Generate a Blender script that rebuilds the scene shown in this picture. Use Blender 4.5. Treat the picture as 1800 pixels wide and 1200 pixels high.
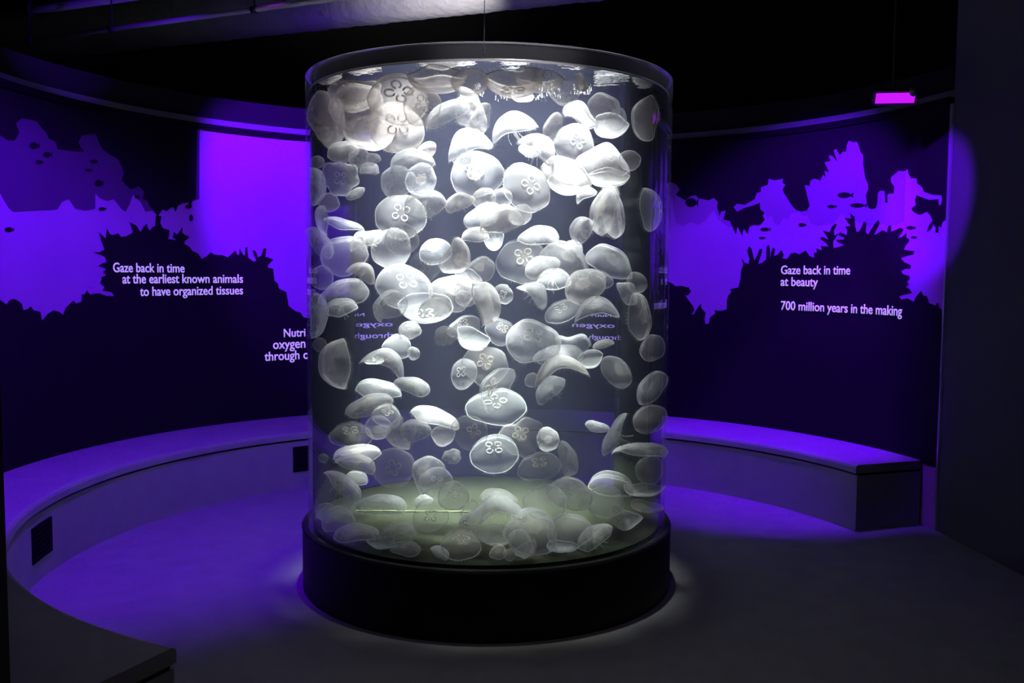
import bpy, bmesh, math, random
import numpy as np
from mathutils import Vector, Matrix, noise
from mathutils.geometry import delaunay_2d_cdt

for o in list(bpy.data.objects):
    bpy.data.objects.remove(o, do_unlink=True)
SC = bpy.context.scene
COL = SC.collection
PI = math.pi

# ------------------------------------------------------------------ camera
F_PX, PITCH, ROLL, EYE = 1658.3, 0.0730, 0.0075, Vector((0, 0, 1.65))
_cp, _sp = math.cos(PITCH), math.sin(PITCH)
FWD = Vector((0, _cp, -_sp))
_r0, _u0 = Vector((1, 0, 0)), Vector((0, _sp, _cp))
RIGHT = _r0 * math.cos(ROLL) + _u0 * math.sin(ROLL)
UP = -_r0 * math.sin(ROLL) + _u0 * math.cos(ROLL)
cam = bpy.data.cameras.new('camera')
cam.sensor_width = 36.0
cam.lens = 36.0 * F_PX / 1800.0
cam.clip_end = 60
cam_ob = bpy.data.objects.new('camera', cam)
cam_ob.matrix_world = Matrix(((RIGHT.x, UP.x, -FWD.x, EYE.x), (RIGHT.y, UP.y, -FWD.y, EYE.y),
                              (RIGHT.z, UP.z, -FWD.z, EYE.z), (0, 0, 0, 1)))
COL.objects.link(cam_ob)
SC.camera = cam_ob


def ray(px, py):
    return (FWD * F_PX + RIGHT * (px - 900) + UP * (600 - py)).normalized()


# ------------------------------------------------------------------ world, colour, sampling
w = bpy.data.worlds.new('world')
SC.world = w
w.use_nodes = True
w.node_tree.nodes['Background'].inputs[0].default_value = (0.42, 0.40, 0.55, 1)
w.node_tree.nodes['Background'].inputs[1].default_value = 0.002
vs = SC.view_settings
SC.display_settings.display_device = 'sRGB'
vs.view_transform = 'Standard'
vs.look = 'None'
vs.gamma = 1.0
vs.use_curve_mapping = False
vs.exposure = 0.0
cy = SC.cycles
cy.max_bounces = 5
cy.diffuse_bounces = 2
cy.glossy_bounces = 3
cy.transmission_bounces = 3
cy.volume_bounces = 0
cy.transparent_max_bounces = 48
cy.caustics_reflective = False
cy.caustics_refractive = False
cy.sample_clamp_indirect = 3.0
cy.use_denoising = True
try:
    cy.denoiser = 'OPENIMAGEDENOISE'
except Exception:
    pass

# ------------------------------------------------------------------ fixed measures (metres)
TC = Vector((-0.1275, 5.081, 0))                     # tank axis
TR, T_TOP, T_WATER, T_BOT, T_BASE = 0.9575, 2.637, 2.558, 0.3315, 0.989
BC, BR = Vector((-0.075, 5.20, 0)), 2.43             # inner circle of the bench
WC, WR = Vector((-0.125, 5.50, 0)), 2.93             # wall circle
BH = 0.43                                            # bench height
CEIL = 6.2


# ------------------------------------------------------------------ lights
def spot(name, loc, aim, color, watts, cone, blend, radius=0.06, down=None):
    l = bpy.data.lights.new(name, 'SPOT')
    l.color, l.energy, l.spot_size, l.spot_blend, l.shadow_soft_size = color, watts, math.radians(cone), blend, radius
    o = bpy.data.objects.new(name, l)
    o.location = loc
    o.rotation_euler = (Vector(aim) - Vector(loc)).to_track_quat('-Z', 'Y').to_euler()
    COL.objects.link(o)
    return o


UV = (0.125, 0.0, 1.0)
al = bpy.data.lights.new('tank_lamp', 'AREA')
al.shape, al.size, al.energy, al.spread, al.color = 'DISK', 1.34, 158, math.radians(15), (0.95, 0.95, 1.0)
al_ob = bpy.data.objects.new('tank_lamp', al)
al_ob.location = (TC.x - .02, TC.y, 4.3)
COL.objects.link(al_ob)
spot('tank_lamp_core', (0.10, 4.85, 4.1), (0.06, 4.95, 1.8), (0.97, 0.96, 1.0), 380, 30, 1.0, 0.08)
spot('rim_fill_spot', (0.05, 5.45, 3.55), (-0.02, 4.13, 2.56), (1.0, 0.96, 1.0), 190, 28, 1.0, 0.05)  # unseen spot added to brighten the front of the rim
spot('duct_bounce_fill', (-0.3, 6.3, 3.1), (-0.55, 7.1, 3.7), (1.0, 0.95, 0.95), 120, 62, 1.0, 0.05)  # unseen fill added for light the water would throw up at the duct
spot('pipe_lamp', (-1.40, 5.72, 3.36), (-3.2, 6.5, 3.32), UV, 120, 40, 0.8, 0.02)
spot('violet_lamp_far', (-1.45, 6.50, 3.35), (-1.85, 8.0, 2.30), UV, 480, 64, 0.5)
spot('violet_lamp_side', (-1.75, 4.6, 3.5), (-2.72, 6.1, 0.25), UV, 580, 86, 0.7)
spot('violet_lamp_end', (1.6, 6.0, 3.15), (2.15, 7.15, 1.70), UV, 390, 80, 0.6)
spot('violet_lamp_corner', (1.10, 4.95, 3.15), (2.73, 6.20, 2.12), UV, 560, 22, 0.35)
spot('violet_lamp_bench', (2.15, 6.3, 3.2), (1.85, 6.95, 0.2), UV, 560, 46, 0.6)
spot('aisle_lamp', (0.2, 2.2, 4.0), (0.4, 3.2, 0), (1.0, 0.9, 0.85), 16, 74, 1.0, 0.2)


# ------------------------------------------------------------------ materials
def new_mat(name):
    m = bpy.data.materials.new(name)
    m.use_nodes = True
    nt = m.node_tree
    nt.nodes.clear()
    out = nt.nodes.new('ShaderNodeOutputMaterial')
    return m, nt, out


def N(nt, t, **kw):
    n = nt.nodes.new(t)
    for k, v in kw.items():
        if k.startswith('_'):
            setattr(n, k[1:], v)
        else:
            n.inputs[k.replace('__', ' ')].default_value = v
    return n


def matte(name, col, rough=0.8, spec=0.2, bump=0.0, scale=60.0, var=0.0, metal=0.0, vscale=6.0):
    m, nt, out = new_mat(name)
    p = N(nt, 'ShaderNodeBsdfPrincipled')
    p.inputs['Base Color'].default_value = (*col, 1)
    p.inputs['Roughness'].default_value = rough
    p.inputs['Specular IOR Level'].default_value = spec
    p.inputs['Metallic'].default_value = metal
    tc = N(nt, 'ShaderNodeTexCoord')
    if var:
        nz = N(nt, 'ShaderNodeTexNoise')
        nz.inputs['Scale'].default_value = vscale
        nz.inputs['Detail'].default_value = 6
        nt.links.new(tc.outputs['Object'], nz.inputs['Vector'])
        mx = N(nt, 'ShaderNodeMix', _data_type='RGBA')
        mx.inputs[6].default_value = (*[c * (1 - var) for c in col], 1)
        mx.inputs[7].default_value = (*[min(1, c * (1 + var)) for c in col], 1)
        nt.links.new(nz.outputs['Fac'], mx.inputs[0])
        nt.links.new(mx.outputs[2], p.inputs['Base Color'])
    if bump:
        n2 = N(nt, 'ShaderNodeTexNoise')
        n2.inputs['Scale'].default_value = scale
        n2.inputs['Detail'].default_value = 4
        nt.links.new(tc.outputs['Object'], n2.inputs['Vector'])
        b = N(nt, 'ShaderNodeBump')
        b.inputs['Strength'].default_value = bump
        b.inputs['Distance'].default_value = 0.02
        nt.links.new(n2.outputs['Fac'], b.inputs['Height'])
        nt.links.new(b.outputs['Normal'], p.inputs['Normal'])
    nt.links.new(p.outputs[0], out.inputs[0])
    return m


M = {}
M['floor'] = matte('floor_carpet', (.30, .29, .29), .95, .05, .35, 220, .18)
M['bench'] = matte('bench_carpet', (.34, .33, .33), .95, .05, .35, 220, .15)
M['bench_dark'] = matte('bench_underlip', (.03, .03, .03), .9, .05)
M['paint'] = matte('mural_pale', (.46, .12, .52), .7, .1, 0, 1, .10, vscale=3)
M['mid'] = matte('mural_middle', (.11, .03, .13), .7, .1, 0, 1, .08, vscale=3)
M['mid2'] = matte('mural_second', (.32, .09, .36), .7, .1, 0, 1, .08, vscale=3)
M['dark'] = matte('mural_dark', (.014, .011, .014), .8, .1, 0, 1, .2, vscale=5)
M['black'] = matte('black_paint', (.012, .012, .012), .9, .05, .1, 30)
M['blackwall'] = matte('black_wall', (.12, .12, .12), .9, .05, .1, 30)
M['ceiling'] = matte('ceiling_black', (.02, .02, .02), .95, .02)
M['fascia'] = matte('fascia_grey', (.022, .022, .022), .8, .1)
M['base'] = matte('base_black', (.016, .015, .014), .55, .25, .05, 40)
M['pipe'] = matte('pipe_grey', (.35, .35, .36), .5, .4, 0, 1)
M['duct'] = matte('duct_foil', (.42, .42, .42), .45, .5, .8, 14, .25, .3)
M['strip'] = matte('top_strip_grey', (.22, .20, .24), .8, .1)
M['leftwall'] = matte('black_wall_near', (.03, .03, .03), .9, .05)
M['trim'] = matte('corner_metal', (.6, .6, .6), .35, .5, 0, 1, 0, .6)
M['sand'] = matte('tank_floor_pale', (.034, .037, .023), .9, .1, .2, 40, .2)
M['seam'] = matte('seam_pale', (.16, .18, .10), .8, .1)
M['fixture'] = matte('lamp_black', (.02, .02, .02), .5, .3)


def emis(name, col, s):
    m, nt, out = new_mat(name)
    e = N(nt, 'ShaderNodeEmission')
    e.inputs[0].default_value = (*col, 1)
    e.inputs[1].default_value = s
    nt.links.new(e.outputs[0], out.inputs[0])
    return m


M['lens'] = emis('violet_lens', (.50, .008, 1.0), 1.3)


def lettering_mat():
    # white vinyl that fluoresces in the violet light
    m, nt, out = new_mat('fluorescent_lettering')
    d = N(nt, 'ShaderNodeBsdfDiffuse')
    d.inputs[0].default_value = (.9, .9, .9, 1)
    e = N(nt, 'ShaderNodeEmission')
    e.inputs[0].default_value = (.52, .38, 1.0, 1)
    e.inputs[1].default_value = .72
    a = N(nt, 'ShaderNodeAddShader')
    nt.links.new(d.outputs[0], a.inputs[0])
    nt.links.new(e.outputs[0], a.inputs[1])
    nt.links.new(a.outputs[0], out.inputs[0])
    return m


M['letters'] = lettering_mat()


def clear_mat(name, ior, film, filmcol, tint=(1, 1, 1), rough=0.0, maxr=1.0):
    # clear acrylic: see-through, fresnel reflection, a faint haze of wiping marks on the surface
    m, nt, out = new_mat(name)
    t = N(nt, 'ShaderNodeBsdfTransparent')
    t.inputs[0].default_value = (*tint, 1)
    d = N(nt, 'ShaderNodeBsdfDiffuse')
    d.inputs[0].default_value = (*filmcol, 1)
    tr = N(nt, 'ShaderNodeBsdfTranslucent')
    tr.inputs[0].default_value = (*filmcol, 1)
    dm = N(nt, 'ShaderNodeMixShader')
    dm.inputs[0].default_value = .5
    nt.links.new(d.outputs[0], dm.inputs[1])
    nt.links.new(tr.outputs[0], dm.inputs[2])
    lw = N(nt, 'ShaderNodeLayerWeight')
    lw.inputs[0].default_value = .5
    pw = N(nt, 'ShaderNodeMath', _operation='POWER')
    pw.inputs[1].default_value = 3.0
    nt.links.new(lw.outputs['Facing'], pw.inputs[0])
    ml = N(nt, 'ShaderNodeMath', _operation='MULTIPLY_ADD')
    ml.inputs[1].default_value = film * 5
    ml.inputs[2].default_value = film
    nt.links.new(pw.outputs[0], ml.inputs[0])
    m1 = N(nt, 'ShaderNodeMixShader')
    nt.links.new(ml.outputs[0], m1.inputs[0])
    nt.links.new(t.outputs[0], m1.inputs[1])
    nt.links.new(dm.outputs[0], m1.inputs[2])
    g = N(nt, 'ShaderNodeBsdfGlossy')
    g.inputs['Roughness'].default_value = rough
    fr = N(nt, 'ShaderNodeFresnel')
    fr.inputs[0].default_value = ior
    mn = N(nt, 'ShaderNodeMath', _operation='MINIMUM')
    mn.inputs[1].default_value = maxr
    nt.links.new(fr.outputs[0], mn.inputs[0])
    m2 = N(nt, 'ShaderNodeMixShader')
    nt.links.new(mn.outputs[0], m2.inputs[0])
    nt.links.new(m1.outputs[0], m2.inputs[1])
    nt.links.new(g.outputs[0], m2.inputs[2])
    nt.links.new(m2.outputs[0], out.inputs[0])
    return m, nt, out, g, fr


M['acrylic'] = clear_mat('clear_acrylic', 1.22, .008, (.75, .80, .95), maxr=.3)[0]
M['acrylic_edge'] = clear_mat('acrylic_cut_edge', 1.45, .22, (.85, .9, .95), rough=.15)[0]
M['acrylic_rim'] = clear_mat('acrylic_hazy_rim', 1.30, .045, (.85, .85, .95), rough=.05, maxr=.3)[0]  # haze added above the waterline to imitate the lamp's bright band
M['bead'] = clear_mat('waterline_bead', 1.33, .30, (.95, .95, 1.0), rough=.25)[0]

# water: see-through body that scatters a little light, its surface a mirror from below
m, nt, out, g, fr = clear_mat('tank_water_surface', 1.33, .03, (.8, .85, .95), rough=.02)
tc = N(nt, 'ShaderNodeTexCoord')
nz = N(nt, 'ShaderNodeTexNoise')
nz.inputs['Scale'].default_value = 9
nz.inputs['Detail'].default_value = 3
bp = N(nt, 'ShaderNodeBump')
bp.inputs['Strength'].default_value = .25
bp.inputs['Distance'].default_value = .02
nt.links.new(tc.outputs['Object'], nz.inputs['Vector'])
nt.links.new(nz.outputs['Fac'], bp.inputs['Height'])
nt.links.new(bp.outputs['Normal'], g.inputs['Normal'])
M['water_top'] = m


def water_volume(nt, out):
    sct = N(nt, 'ShaderNodeVolumeScatter')
    sct.inputs['Color'].default_value = (.58, .60, 1.0, 1)
    sct.inputs['Density'].default_value = WATER_SCATTER
    sct.inputs['Anisotropy'].default_value = .25
    ab = N(nt, 'ShaderNodeVolumeAbsorption')
    ab.inputs['Color'].default_value = (.555, .62, .605, 1)
    ab.inputs['Density'].default_value = WATER_ABSORB
    ad = N(nt, 'ShaderNodeAddShader')
    nt.links.new(sct.outputs[0], ad.inputs[0])
    nt.links.new(ab.outputs[0], ad.inputs[1])
    nt.links.new(ad.outputs[0], out.inputs['Volume'])


WATER_SCATTER, WATER_ABSORB = .060, .58
water_volume(nt, out)
# from inside, light that meets the side at a grazing angle is turned back (total internal reflection)
m, nt, out = new_mat('tank_water_side')
t = N(nt, 'ShaderNodeBsdfTransparent')
g = N(nt, 'ShaderNodeBsdfGlossy')
g.inputs['Roughness'].default_value = .03
g.inputs['Color'].default_value = (.45, .45, .45, 1)
fr = N(nt, 'ShaderNodeFresnel')
fr.inputs[0].default_value = 1.33
ge = N(nt, 'ShaderNodeNewGeometry')
ml = N(nt, 'ShaderNodeMath', _operation='MULTIPLY')
nt.links.new(fr.outputs[0], ml.inputs[0])
nt.links.new(ge.outputs['Backfacing'], ml.inputs[1])
mx = N(nt, 'ShaderNodeMixShader')
nt.links.new(ml.outputs[0], mx.inputs[0])
nt.links.new(t.outputs[0], mx.inputs[1])
nt.links.new(g.outputs[0], mx.inputs[2])
nt.links.new(mx.outputs[0], out.inputs[0])
water_volume(nt, out)
M['water_side'] = m


def jelly_mat(name, col, a0, a1, power=2.5, tl=.5, tex=0.0):
    # translucent gelatine: the object's own alpha says how milky this animal is
    m, nt, out = new_mat(name)
    oi = N(nt, 'ShaderNodeObjectInfo')
    cm = N(nt, 'ShaderNodeMix', _data_type='RGBA', _blend_type='MULTIPLY')
    cm.inputs[0].default_value = 1
    cm.inputs[6].default_value = (*col, 1)
    nt.links.new(oi.outputs['Color'], cm.inputs[7])
    d = N(nt, 'ShaderNodeBsdfDiffuse')
    tr = N(nt, 'ShaderNodeBsdfTranslucent')
    nt.links.new(cm.outputs[2], d.inputs[0])
    nt.links.new(cm.outputs[2], tr.inputs[0])
    dm = N(nt, 'ShaderNodeMixShader')
    dm.inputs[0].default_value = tl
    nt.links.new(d.outputs[0], dm.inputs[1])
    nt.links.new(tr.outputs[0], dm.inputs[2])
    lw = N(nt, 'ShaderNodeLayerWeight')
    lw.inputs[0].default_value = .5
    pw = N(nt, 'ShaderNodeMath', _operation='POWER')
    pw.inputs[1].default_value = power
    nt.links.new(lw.outputs['Facing'], pw.inputs[0])
    ma = N(nt, 'ShaderNodeMath', _operation='MULTIPLY_ADD')
    ma.inputs[1].default_value = a1
    ma.inputs[2].default_value = a0
    nt.links.new(pw.outputs[0], ma.inputs[0])
    ms = N(nt, 'ShaderNodeMath', _operation='MULTIPLY', _use_clamp=True)
    nt.links.new(ma.outputs[0], ms.inputs[0])
    nt.links.new(oi.outputs['Alpha'], ms.inputs[1])
    fac = ms.outputs[0]
    if tex:
        tc = N(nt, 'ShaderNodeTexCoord')
        nz = N(nt, 'ShaderNodeTexNoise')
        nz.inputs['Scale'].default_value = 3.2
        nz.inputs['Detail'].default_value = 5
        nt.links.new(tc.outputs['Object'], nz.inputs['Vector'])
        mr = N(nt, 'ShaderNodeMapRange')
        mr.inputs['From Min'].default_value = .3
        mr.inputs['From Max'].default_value = .7
        mr.inputs['To Min'].default_value = 1 - tex
        mr.inputs['To Max'].default_value = 1 + tex
        nt.links.new(nz.outputs['Fac'], mr.inputs['Value'])
        m3 = N(nt, 'ShaderNodeMath', _operation='MULTIPLY', _use_clamp=True)
        nt.links.new(fac, m3.inputs[0])
        nt.links.new(mr.outputs[0], m3.inputs[1])
        fac = m3.outputs[0]
    t = N(nt, 'ShaderNodeBsdfTransparent')
    mx = N(nt, 'ShaderNodeMixShader')
    nt.links.new(fac, mx.inputs[0])
    nt.links.new(t.outputs[0], mx.inputs[1])
    nt.links.new(dm.outputs[0], mx.inputs[2])
    nt.links.new(mx.outputs[0], out.inputs[0])
    return m


M['bell'] = jelly_mat('jelly_bell', (.96, .92, .93), .29, .60, 2.8, .55, .2)
M['margin'] = jelly_mat('jelly_margin', (1, .98, .95), .38, .3, 1.5, .5)
M['organ'] = jelly_mat('jelly_ring_organ', (1, .95, .88), .75, .25, 1.0, .5)
M['stomach'] = jelly_mat('jelly_stomach', (1, .90, .80), .20, .0, 1.0, .5, .25)
M['arm'] = jelly_mat('jelly_arm', (1, .97, .93), .32, .35, 1.5, .5)

# ------------------------------------------------------------------ building helpers
def obj(name, bm, mats, parent=None, smooth=True, loc=None):
    me = bpy.data.meshes.new(name)
    bm.normal_update()
    bm.to_mesh(me)
    bm.free()
    for mm in (mats if isinstance(mats, (list, tuple)) else [mats]):
        me.materials.append(mm)
    if smooth:
        me.polygons.foreach_set('use_smooth', [True] * len(me.polygons))
    o = bpy.data.objects.new(name, me)
    COL.objects.link(o)
    if parent is not None:
        o.parent = parent
    if loc is not None:
        o.location = loc
    return o


def tag(o, label=None, cat=None, group=None, kind=None):
    for k, v in (('label', label), ('category', cat), ('group', group), ('kind', kind)):
        if v:
            o[k] = v
    return o


def thing(name, label, cat, loc=(0, 0, 0), group=None):
    o = bpy.data.objects.new(name, None)
    o.empty_display_size = .1
    o.location = loc
    COL.objects.link(o)
    return tag(o, label, cat, group)


def ring_strip(bm, prof, cx, cy, a0, a1, n, closed_prof=True, caps=True, mats=None):
    """Sweep a profile of (radius, z) points round (cx, cy) from angle a0 to a1."""
    rows = []
    full = abs(abs(a1 - a0) - 2 * PI) < 1e-6
    m = n if full else n + 1
    for i in range(m):
        a = a0 + (a1 - a0) * i / n
        rows.append([bm.verts.new((cx + r * math.cos(a), cy + r * math.sin(a), z)) for r, z in prof])
    k = len(prof)
    for i in range(n):
        A, B = rows[i], rows[(i + 1) % m]
        for j in range(k if closed_prof else k - 1):
            f = bm.faces.new((A[j], B[j], B[(j + 1) % k], A[(j + 1) % k]))
            if mats:
                f.material_index = mats[j]
    if caps and closed_prof and not full:
        f = bm.faces.new(rows[0])
        g = bm.faces.new(list(reversed(rows[-1])))
        if mats:
            f.material_index = g.material_index = mats[-1]
    bmesh.ops.recalc_face_normals(bm, faces=bm.faces[:])
    return bm


def box_bm(x0, x1, y0, y1, z0, z1, bev=0.0):
    bm = bmesh.new()
    bmesh.ops.create_cube(bm, size=1)
    for v in bm.verts:
        v.co = Vector((x0 + (v.co.x + .5) * (x1 - x0), y0 + (v.co.y + .5) * (y1 - y0), z0 + (v.co.z + .5) * (z1 - z0)))
    if bev:
        bmesh.ops.bevel(bm, geom=bm.edges[:], offset=bev, segments=2, affect='EDGES')
    return bm


def tube_bm(pts, r, seg=12, bm=None, closed=False, cap=True, radii=None):
    bm = bm or bmesh.new()
    pts = [Vector(p) for p in pts]
    n = len(pts)
    rows, prev = [], None
    for i, p in enumerate(pts):
        if closed:
            t = (pts[(i + 1) % n] - pts[i - 1]).normalized()
        else:
            t = (pts[min(i + 1, n - 1)] - pts[max(i - 1, 0)]).normalized()
        if prev is None:
            a = Vector((0, 0, 1)) if abs(t.z) < .9 else Vector((1, 0, 0))
            u = t.cross(a).normalized()
        else:
            u = (prev - t * prev.dot(t)).normalized()
        prev = u
        v = t.cross(u)
        rr = radii[i] if radii else r
        rows.append([bm.verts.new(p + (u * math.cos(2 * PI * k / seg) + v * math.sin(2 * PI * k / seg)) * rr) for k in range(seg)])
    for i in range(n if closed else n - 1):
        A, B = rows[i], rows[(i + 1) % n]
        for k in range(seg):
            bm.faces.new((A[k], A[(k + 1) % seg], B[(k + 1) % seg], B[k]))
    if cap and not closed:
        bm.faces.new(list(reversed(rows[0])))
        bm.faces.new(rows[-1])
    return bm


def at_height(px, py, z):
    d = ray(px, py)
    return EYE + d * ((z - EYE.z) / d.z)


def on_cyl(px, py, c, r, far=True):
    d = ray(px, py)
    ox, oy = EYE.x - c.x, EYE.y - c.y
    A, B, Cc = d.x * d.x + d.y * d.y, 2 * (ox * d.x + oy * d.y), ox * ox + oy * oy - r * r
    q = max(B * B - 4 * A * Cc, 0)
    t = (-B + (1 if far else -1) * math.sqrt(q)) / (2 * A)
    return EYE + d * t


def wall_uv(px, py, r=WR):
    p = on_cyl(px, py, WC, WR)
    return (math.atan2(p.y - WC.y, p.x - WC.x) + .6) % (2 * PI) - .6, p.z


# ------------------------------------------------------------------ floor, ceiling, walls
bm = bmesh.new()
bmesh.ops.create_grid(bm, x_segments=8, y_segments=8, size=6)
for v in bm.verts:
    v.co.y += 4.0
tag(obj('floor', bm, M['floor']), kind='structure')
tag(obj('ceiling', box_bm(-6, 6, -2, 10, CEIL, CEIL + .1), M['ceiling'], smooth=False), kind='structure')

TH_R, Z_TOPR = wall_uv(1671, 187)
TH_L = PI + .42
Z_TOP = 2.72


def top_z(th):
    return Z_TOP


W_TOP = [wall_uv(*q) for q in ((1671, 187), (1600, 191), (1400, 215), (1200, 237), (533, 252), (300, 240), (100, 186), (5, 168))]
Z_TOP = sum(q[1] for q in W_TOP) / len(W_TOP)

MURAL = []   # (material index, lift, list of pixels)
mid_left = [(-40, 330), (0, 340), (15, 365), (23, 372), (60, 370), (100, 368), (108, 355), (120, 350), (133, 367), (150, 370), (167, 367),
            (167, 340), (175, 348), (187, 353), (200, 350), (213, 367), (220, 372), (227, 360), (233, 342), (247, 355), (255, 372),
            (300, 365), (350, 350), (350, 200), (300, 190), (200, 165), (100, 144), (0, 128), (-40, 125)]
dark_left = [(-40, 236), (0, 238), (13, 247), (25, 247), (33, 233), (27, 217), (37, 208), (50, 210), (63, 213), (72, 225), (80, 233), (84, 243), (97, 250),
             (100, 262), (120, 265), (147, 267), (140, 257), (137, 250), (143, 238), (167, 235), (173, 250), (180, 263), (193, 272),
             (207, 280), (213, 292), (217, 303), (213, 317), (220, 325), (230, 333), (243, 327), (253, 337), (250, 350), (258, 352), (262, 362),
             (270, 372), (277, 380), (285, 368), (292, 371), (303, 363), (308, 372), (312, 362), (320, 355), (330, 356), (334, 365), (338, 352),
             (344, 350), (346, 200), (300, 190), (200, 165), (100, 144), (0, 128), (-40, 125)]
low_left = [(-40, 525), (0, 527), (10, 535), (16, 527), (23, 525), (30, 528), (37, 533), (40, 545), (47, 543), (53, 538), (58, 545), (70, 548), (73, 563),
            (82, 552), (93, 545), (103, 548), (110, 553), (113, 545), (115, 540), (128, 528), (133, 533), (142, 530), (143, 517), (148, 517), (152, 510),
            (157, 517), (173, 515), (187, 520), (200, 520), (196, 513), (180, 510), (183, 503), (175, 497), (178, 491), (177, 487), (187, 483),
            (180, 478), (187, 472), (172, 467), (179, 463), (187, 460), (183, 450), (163, 443), (174, 443), (183, 438), (177, 422), (173, 408),
            (185, 419), (187, 400), (192, 411), (197, 413), (207, 410), (212, 416), (220, 415), (227, 412), (233, 408), (227, 390), (240, 397), (245, 406),
            (247, 407), (251, 399), (257, 393), (260, 402), (263, 405), (267, 399), (272, 397), (273, 378), (283, 380), (281, 392), (285, 400),
            (289, 402), (297, 404), (297, 413), (295, 420), (303, 421), (310, 422), (303, 417), (305, 407), (310, 412), (313, 409), (320, 398),
            (320, 409), (325, 413), (333, 416), (325, 423), (323, 428), (333, 434), (338, 441), (347, 445), (352, 451), (353, 455), (363, 450),
            (370, 443), (376, 447), (383, 448), (390, 448), (400, 452), (407, 446), (413, 440), (417, 448), (420, 447), (421, 436), (426, 446),
            (430, 450), (431, 435), (434, 434), (436, 453), (446, 460), (450, 457), (443, 440), (449, 441), (453, 452), (459, 449), (463, 436), (468, 437), (466, 451),
            (470, 452), (480, 456), (471, 465), (470, 470), (480, 472), (482, 493), (488, 498), (490, 507), (503, 513), (507, 537), (514, 543),
            (520, 547), (528, 549), (533, 557), (545, 560), (545, 745), (300, 775), (0, 850), (-40, 865)]
mid_right = [(1165, 336), (1182, 347), (1188, 392), (1200, 397), (1215, 390), (1228, 395), (1240, 388), (1255, 370), (1262, 385), (1280, 398), (1310, 402), (1325, 392), (1330, 380),
             (1345, 370), (1349, 384), (1356, 378), (1362, 392), (1370, 396), (1378, 382), (1385, 386), (1392, 374), (1405, 372), (1412, 380), (1420, 378), (1425, 392),
             (1440, 397), (1455, 392), (1465, 394), (1480, 374), (1490, 386), (1505, 390), (1530, 397), (1552, 393), (1565, 397), (1580, 392), (1590, 388), (1592, 300),
             (1500, 235), (1350, 260), (1165, 290)]
dark_right = [(1160, 325), (1182, 321), (1190, 325), (1195, 333), (1188, 342), (1205, 352), (1214, 345), (1222, 343), (1230, 349), (1237, 350), (1246, 352), (1255, 348), (1262, 354),
              (1261, 365), (1265, 379), (1268, 372), (1276, 370), (1272, 386), (1283, 388), (1289, 400), (1294, 412), (1297, 398), (1301, 406), (1305, 414), (1308, 402), (1315, 411), (1318, 398),
              (1325, 395), (1336, 396), (1345, 386), (1341, 379), (1345, 374), (1337, 368), (1336, 356), (1327, 360), (1310, 365), (1296, 372), (1290, 364),
              (1296, 358), (1310, 360), (1327, 350), (1331, 339), (1338, 337), (1338, 329), (1350, 325), (1352, 314), (1362, 317),
              (1377, 314), (1376, 321), (1381, 325), (1376, 333), (1379, 340), (1388, 354), (1393, 362), (1400, 369), (1410, 372), (1419, 370), (1424, 361), (1419, 342), (1415, 325),
              (1424, 327), (1425, 318), (1432, 314), (1443, 317), (1447, 307), (1452, 311), (1450, 300), (1458, 303), (1450, 285), (1461, 283), (1457, 273), (1464, 274),
              (1473, 285), (1466, 264), (1471, 262), (1477, 273), (1483, 266), (1488, 267), (1489, 255), (1493, 247), (1500, 250), (1507, 249), (1511, 258), (1513, 267), (1518, 272), (1518, 289), (1520, 302),
              (1522, 314), (1526, 322), (1527, 332), (1523, 343), (1524, 354), (1527, 365), (1533, 368), (1540, 366), (1543, 358), (1544, 339), (1548, 335), (1556, 336), (1557, 357),
              (1561, 356), (1561, 341), (1572, 340), (1573, 328), (1567, 320), (1567, 311), (1575, 305), (1580, 300), (1590, 301), (1596, 297), (1598, 306), (1602, 313), (1612, 313), (1613, 322), (1621, 328),
              (1625, 337), (1640, 342), (1656, 343), (1657, 352), (1654, 361), (1651, 360), (1650, 350), (1634, 351), (1612, 343), (1609, 352), (1611, 360), (1603, 366), (1606, 372),
              (1616, 377), (1622, 376), (1630, 372), (1636, 378), (1640, 388), (1634, 396), (1630, 408), (1637, 402), (1641, 394), (1646, 400), (1645, 408), (1650, 410), (1650, 396), (1655, 400), (1657, 390),
              (1663, 386), (1668, 376), (1672, 361), (1672, 147), (1600, 151), (1400, 175), (1200, 197), (1160, 199)]
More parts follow.
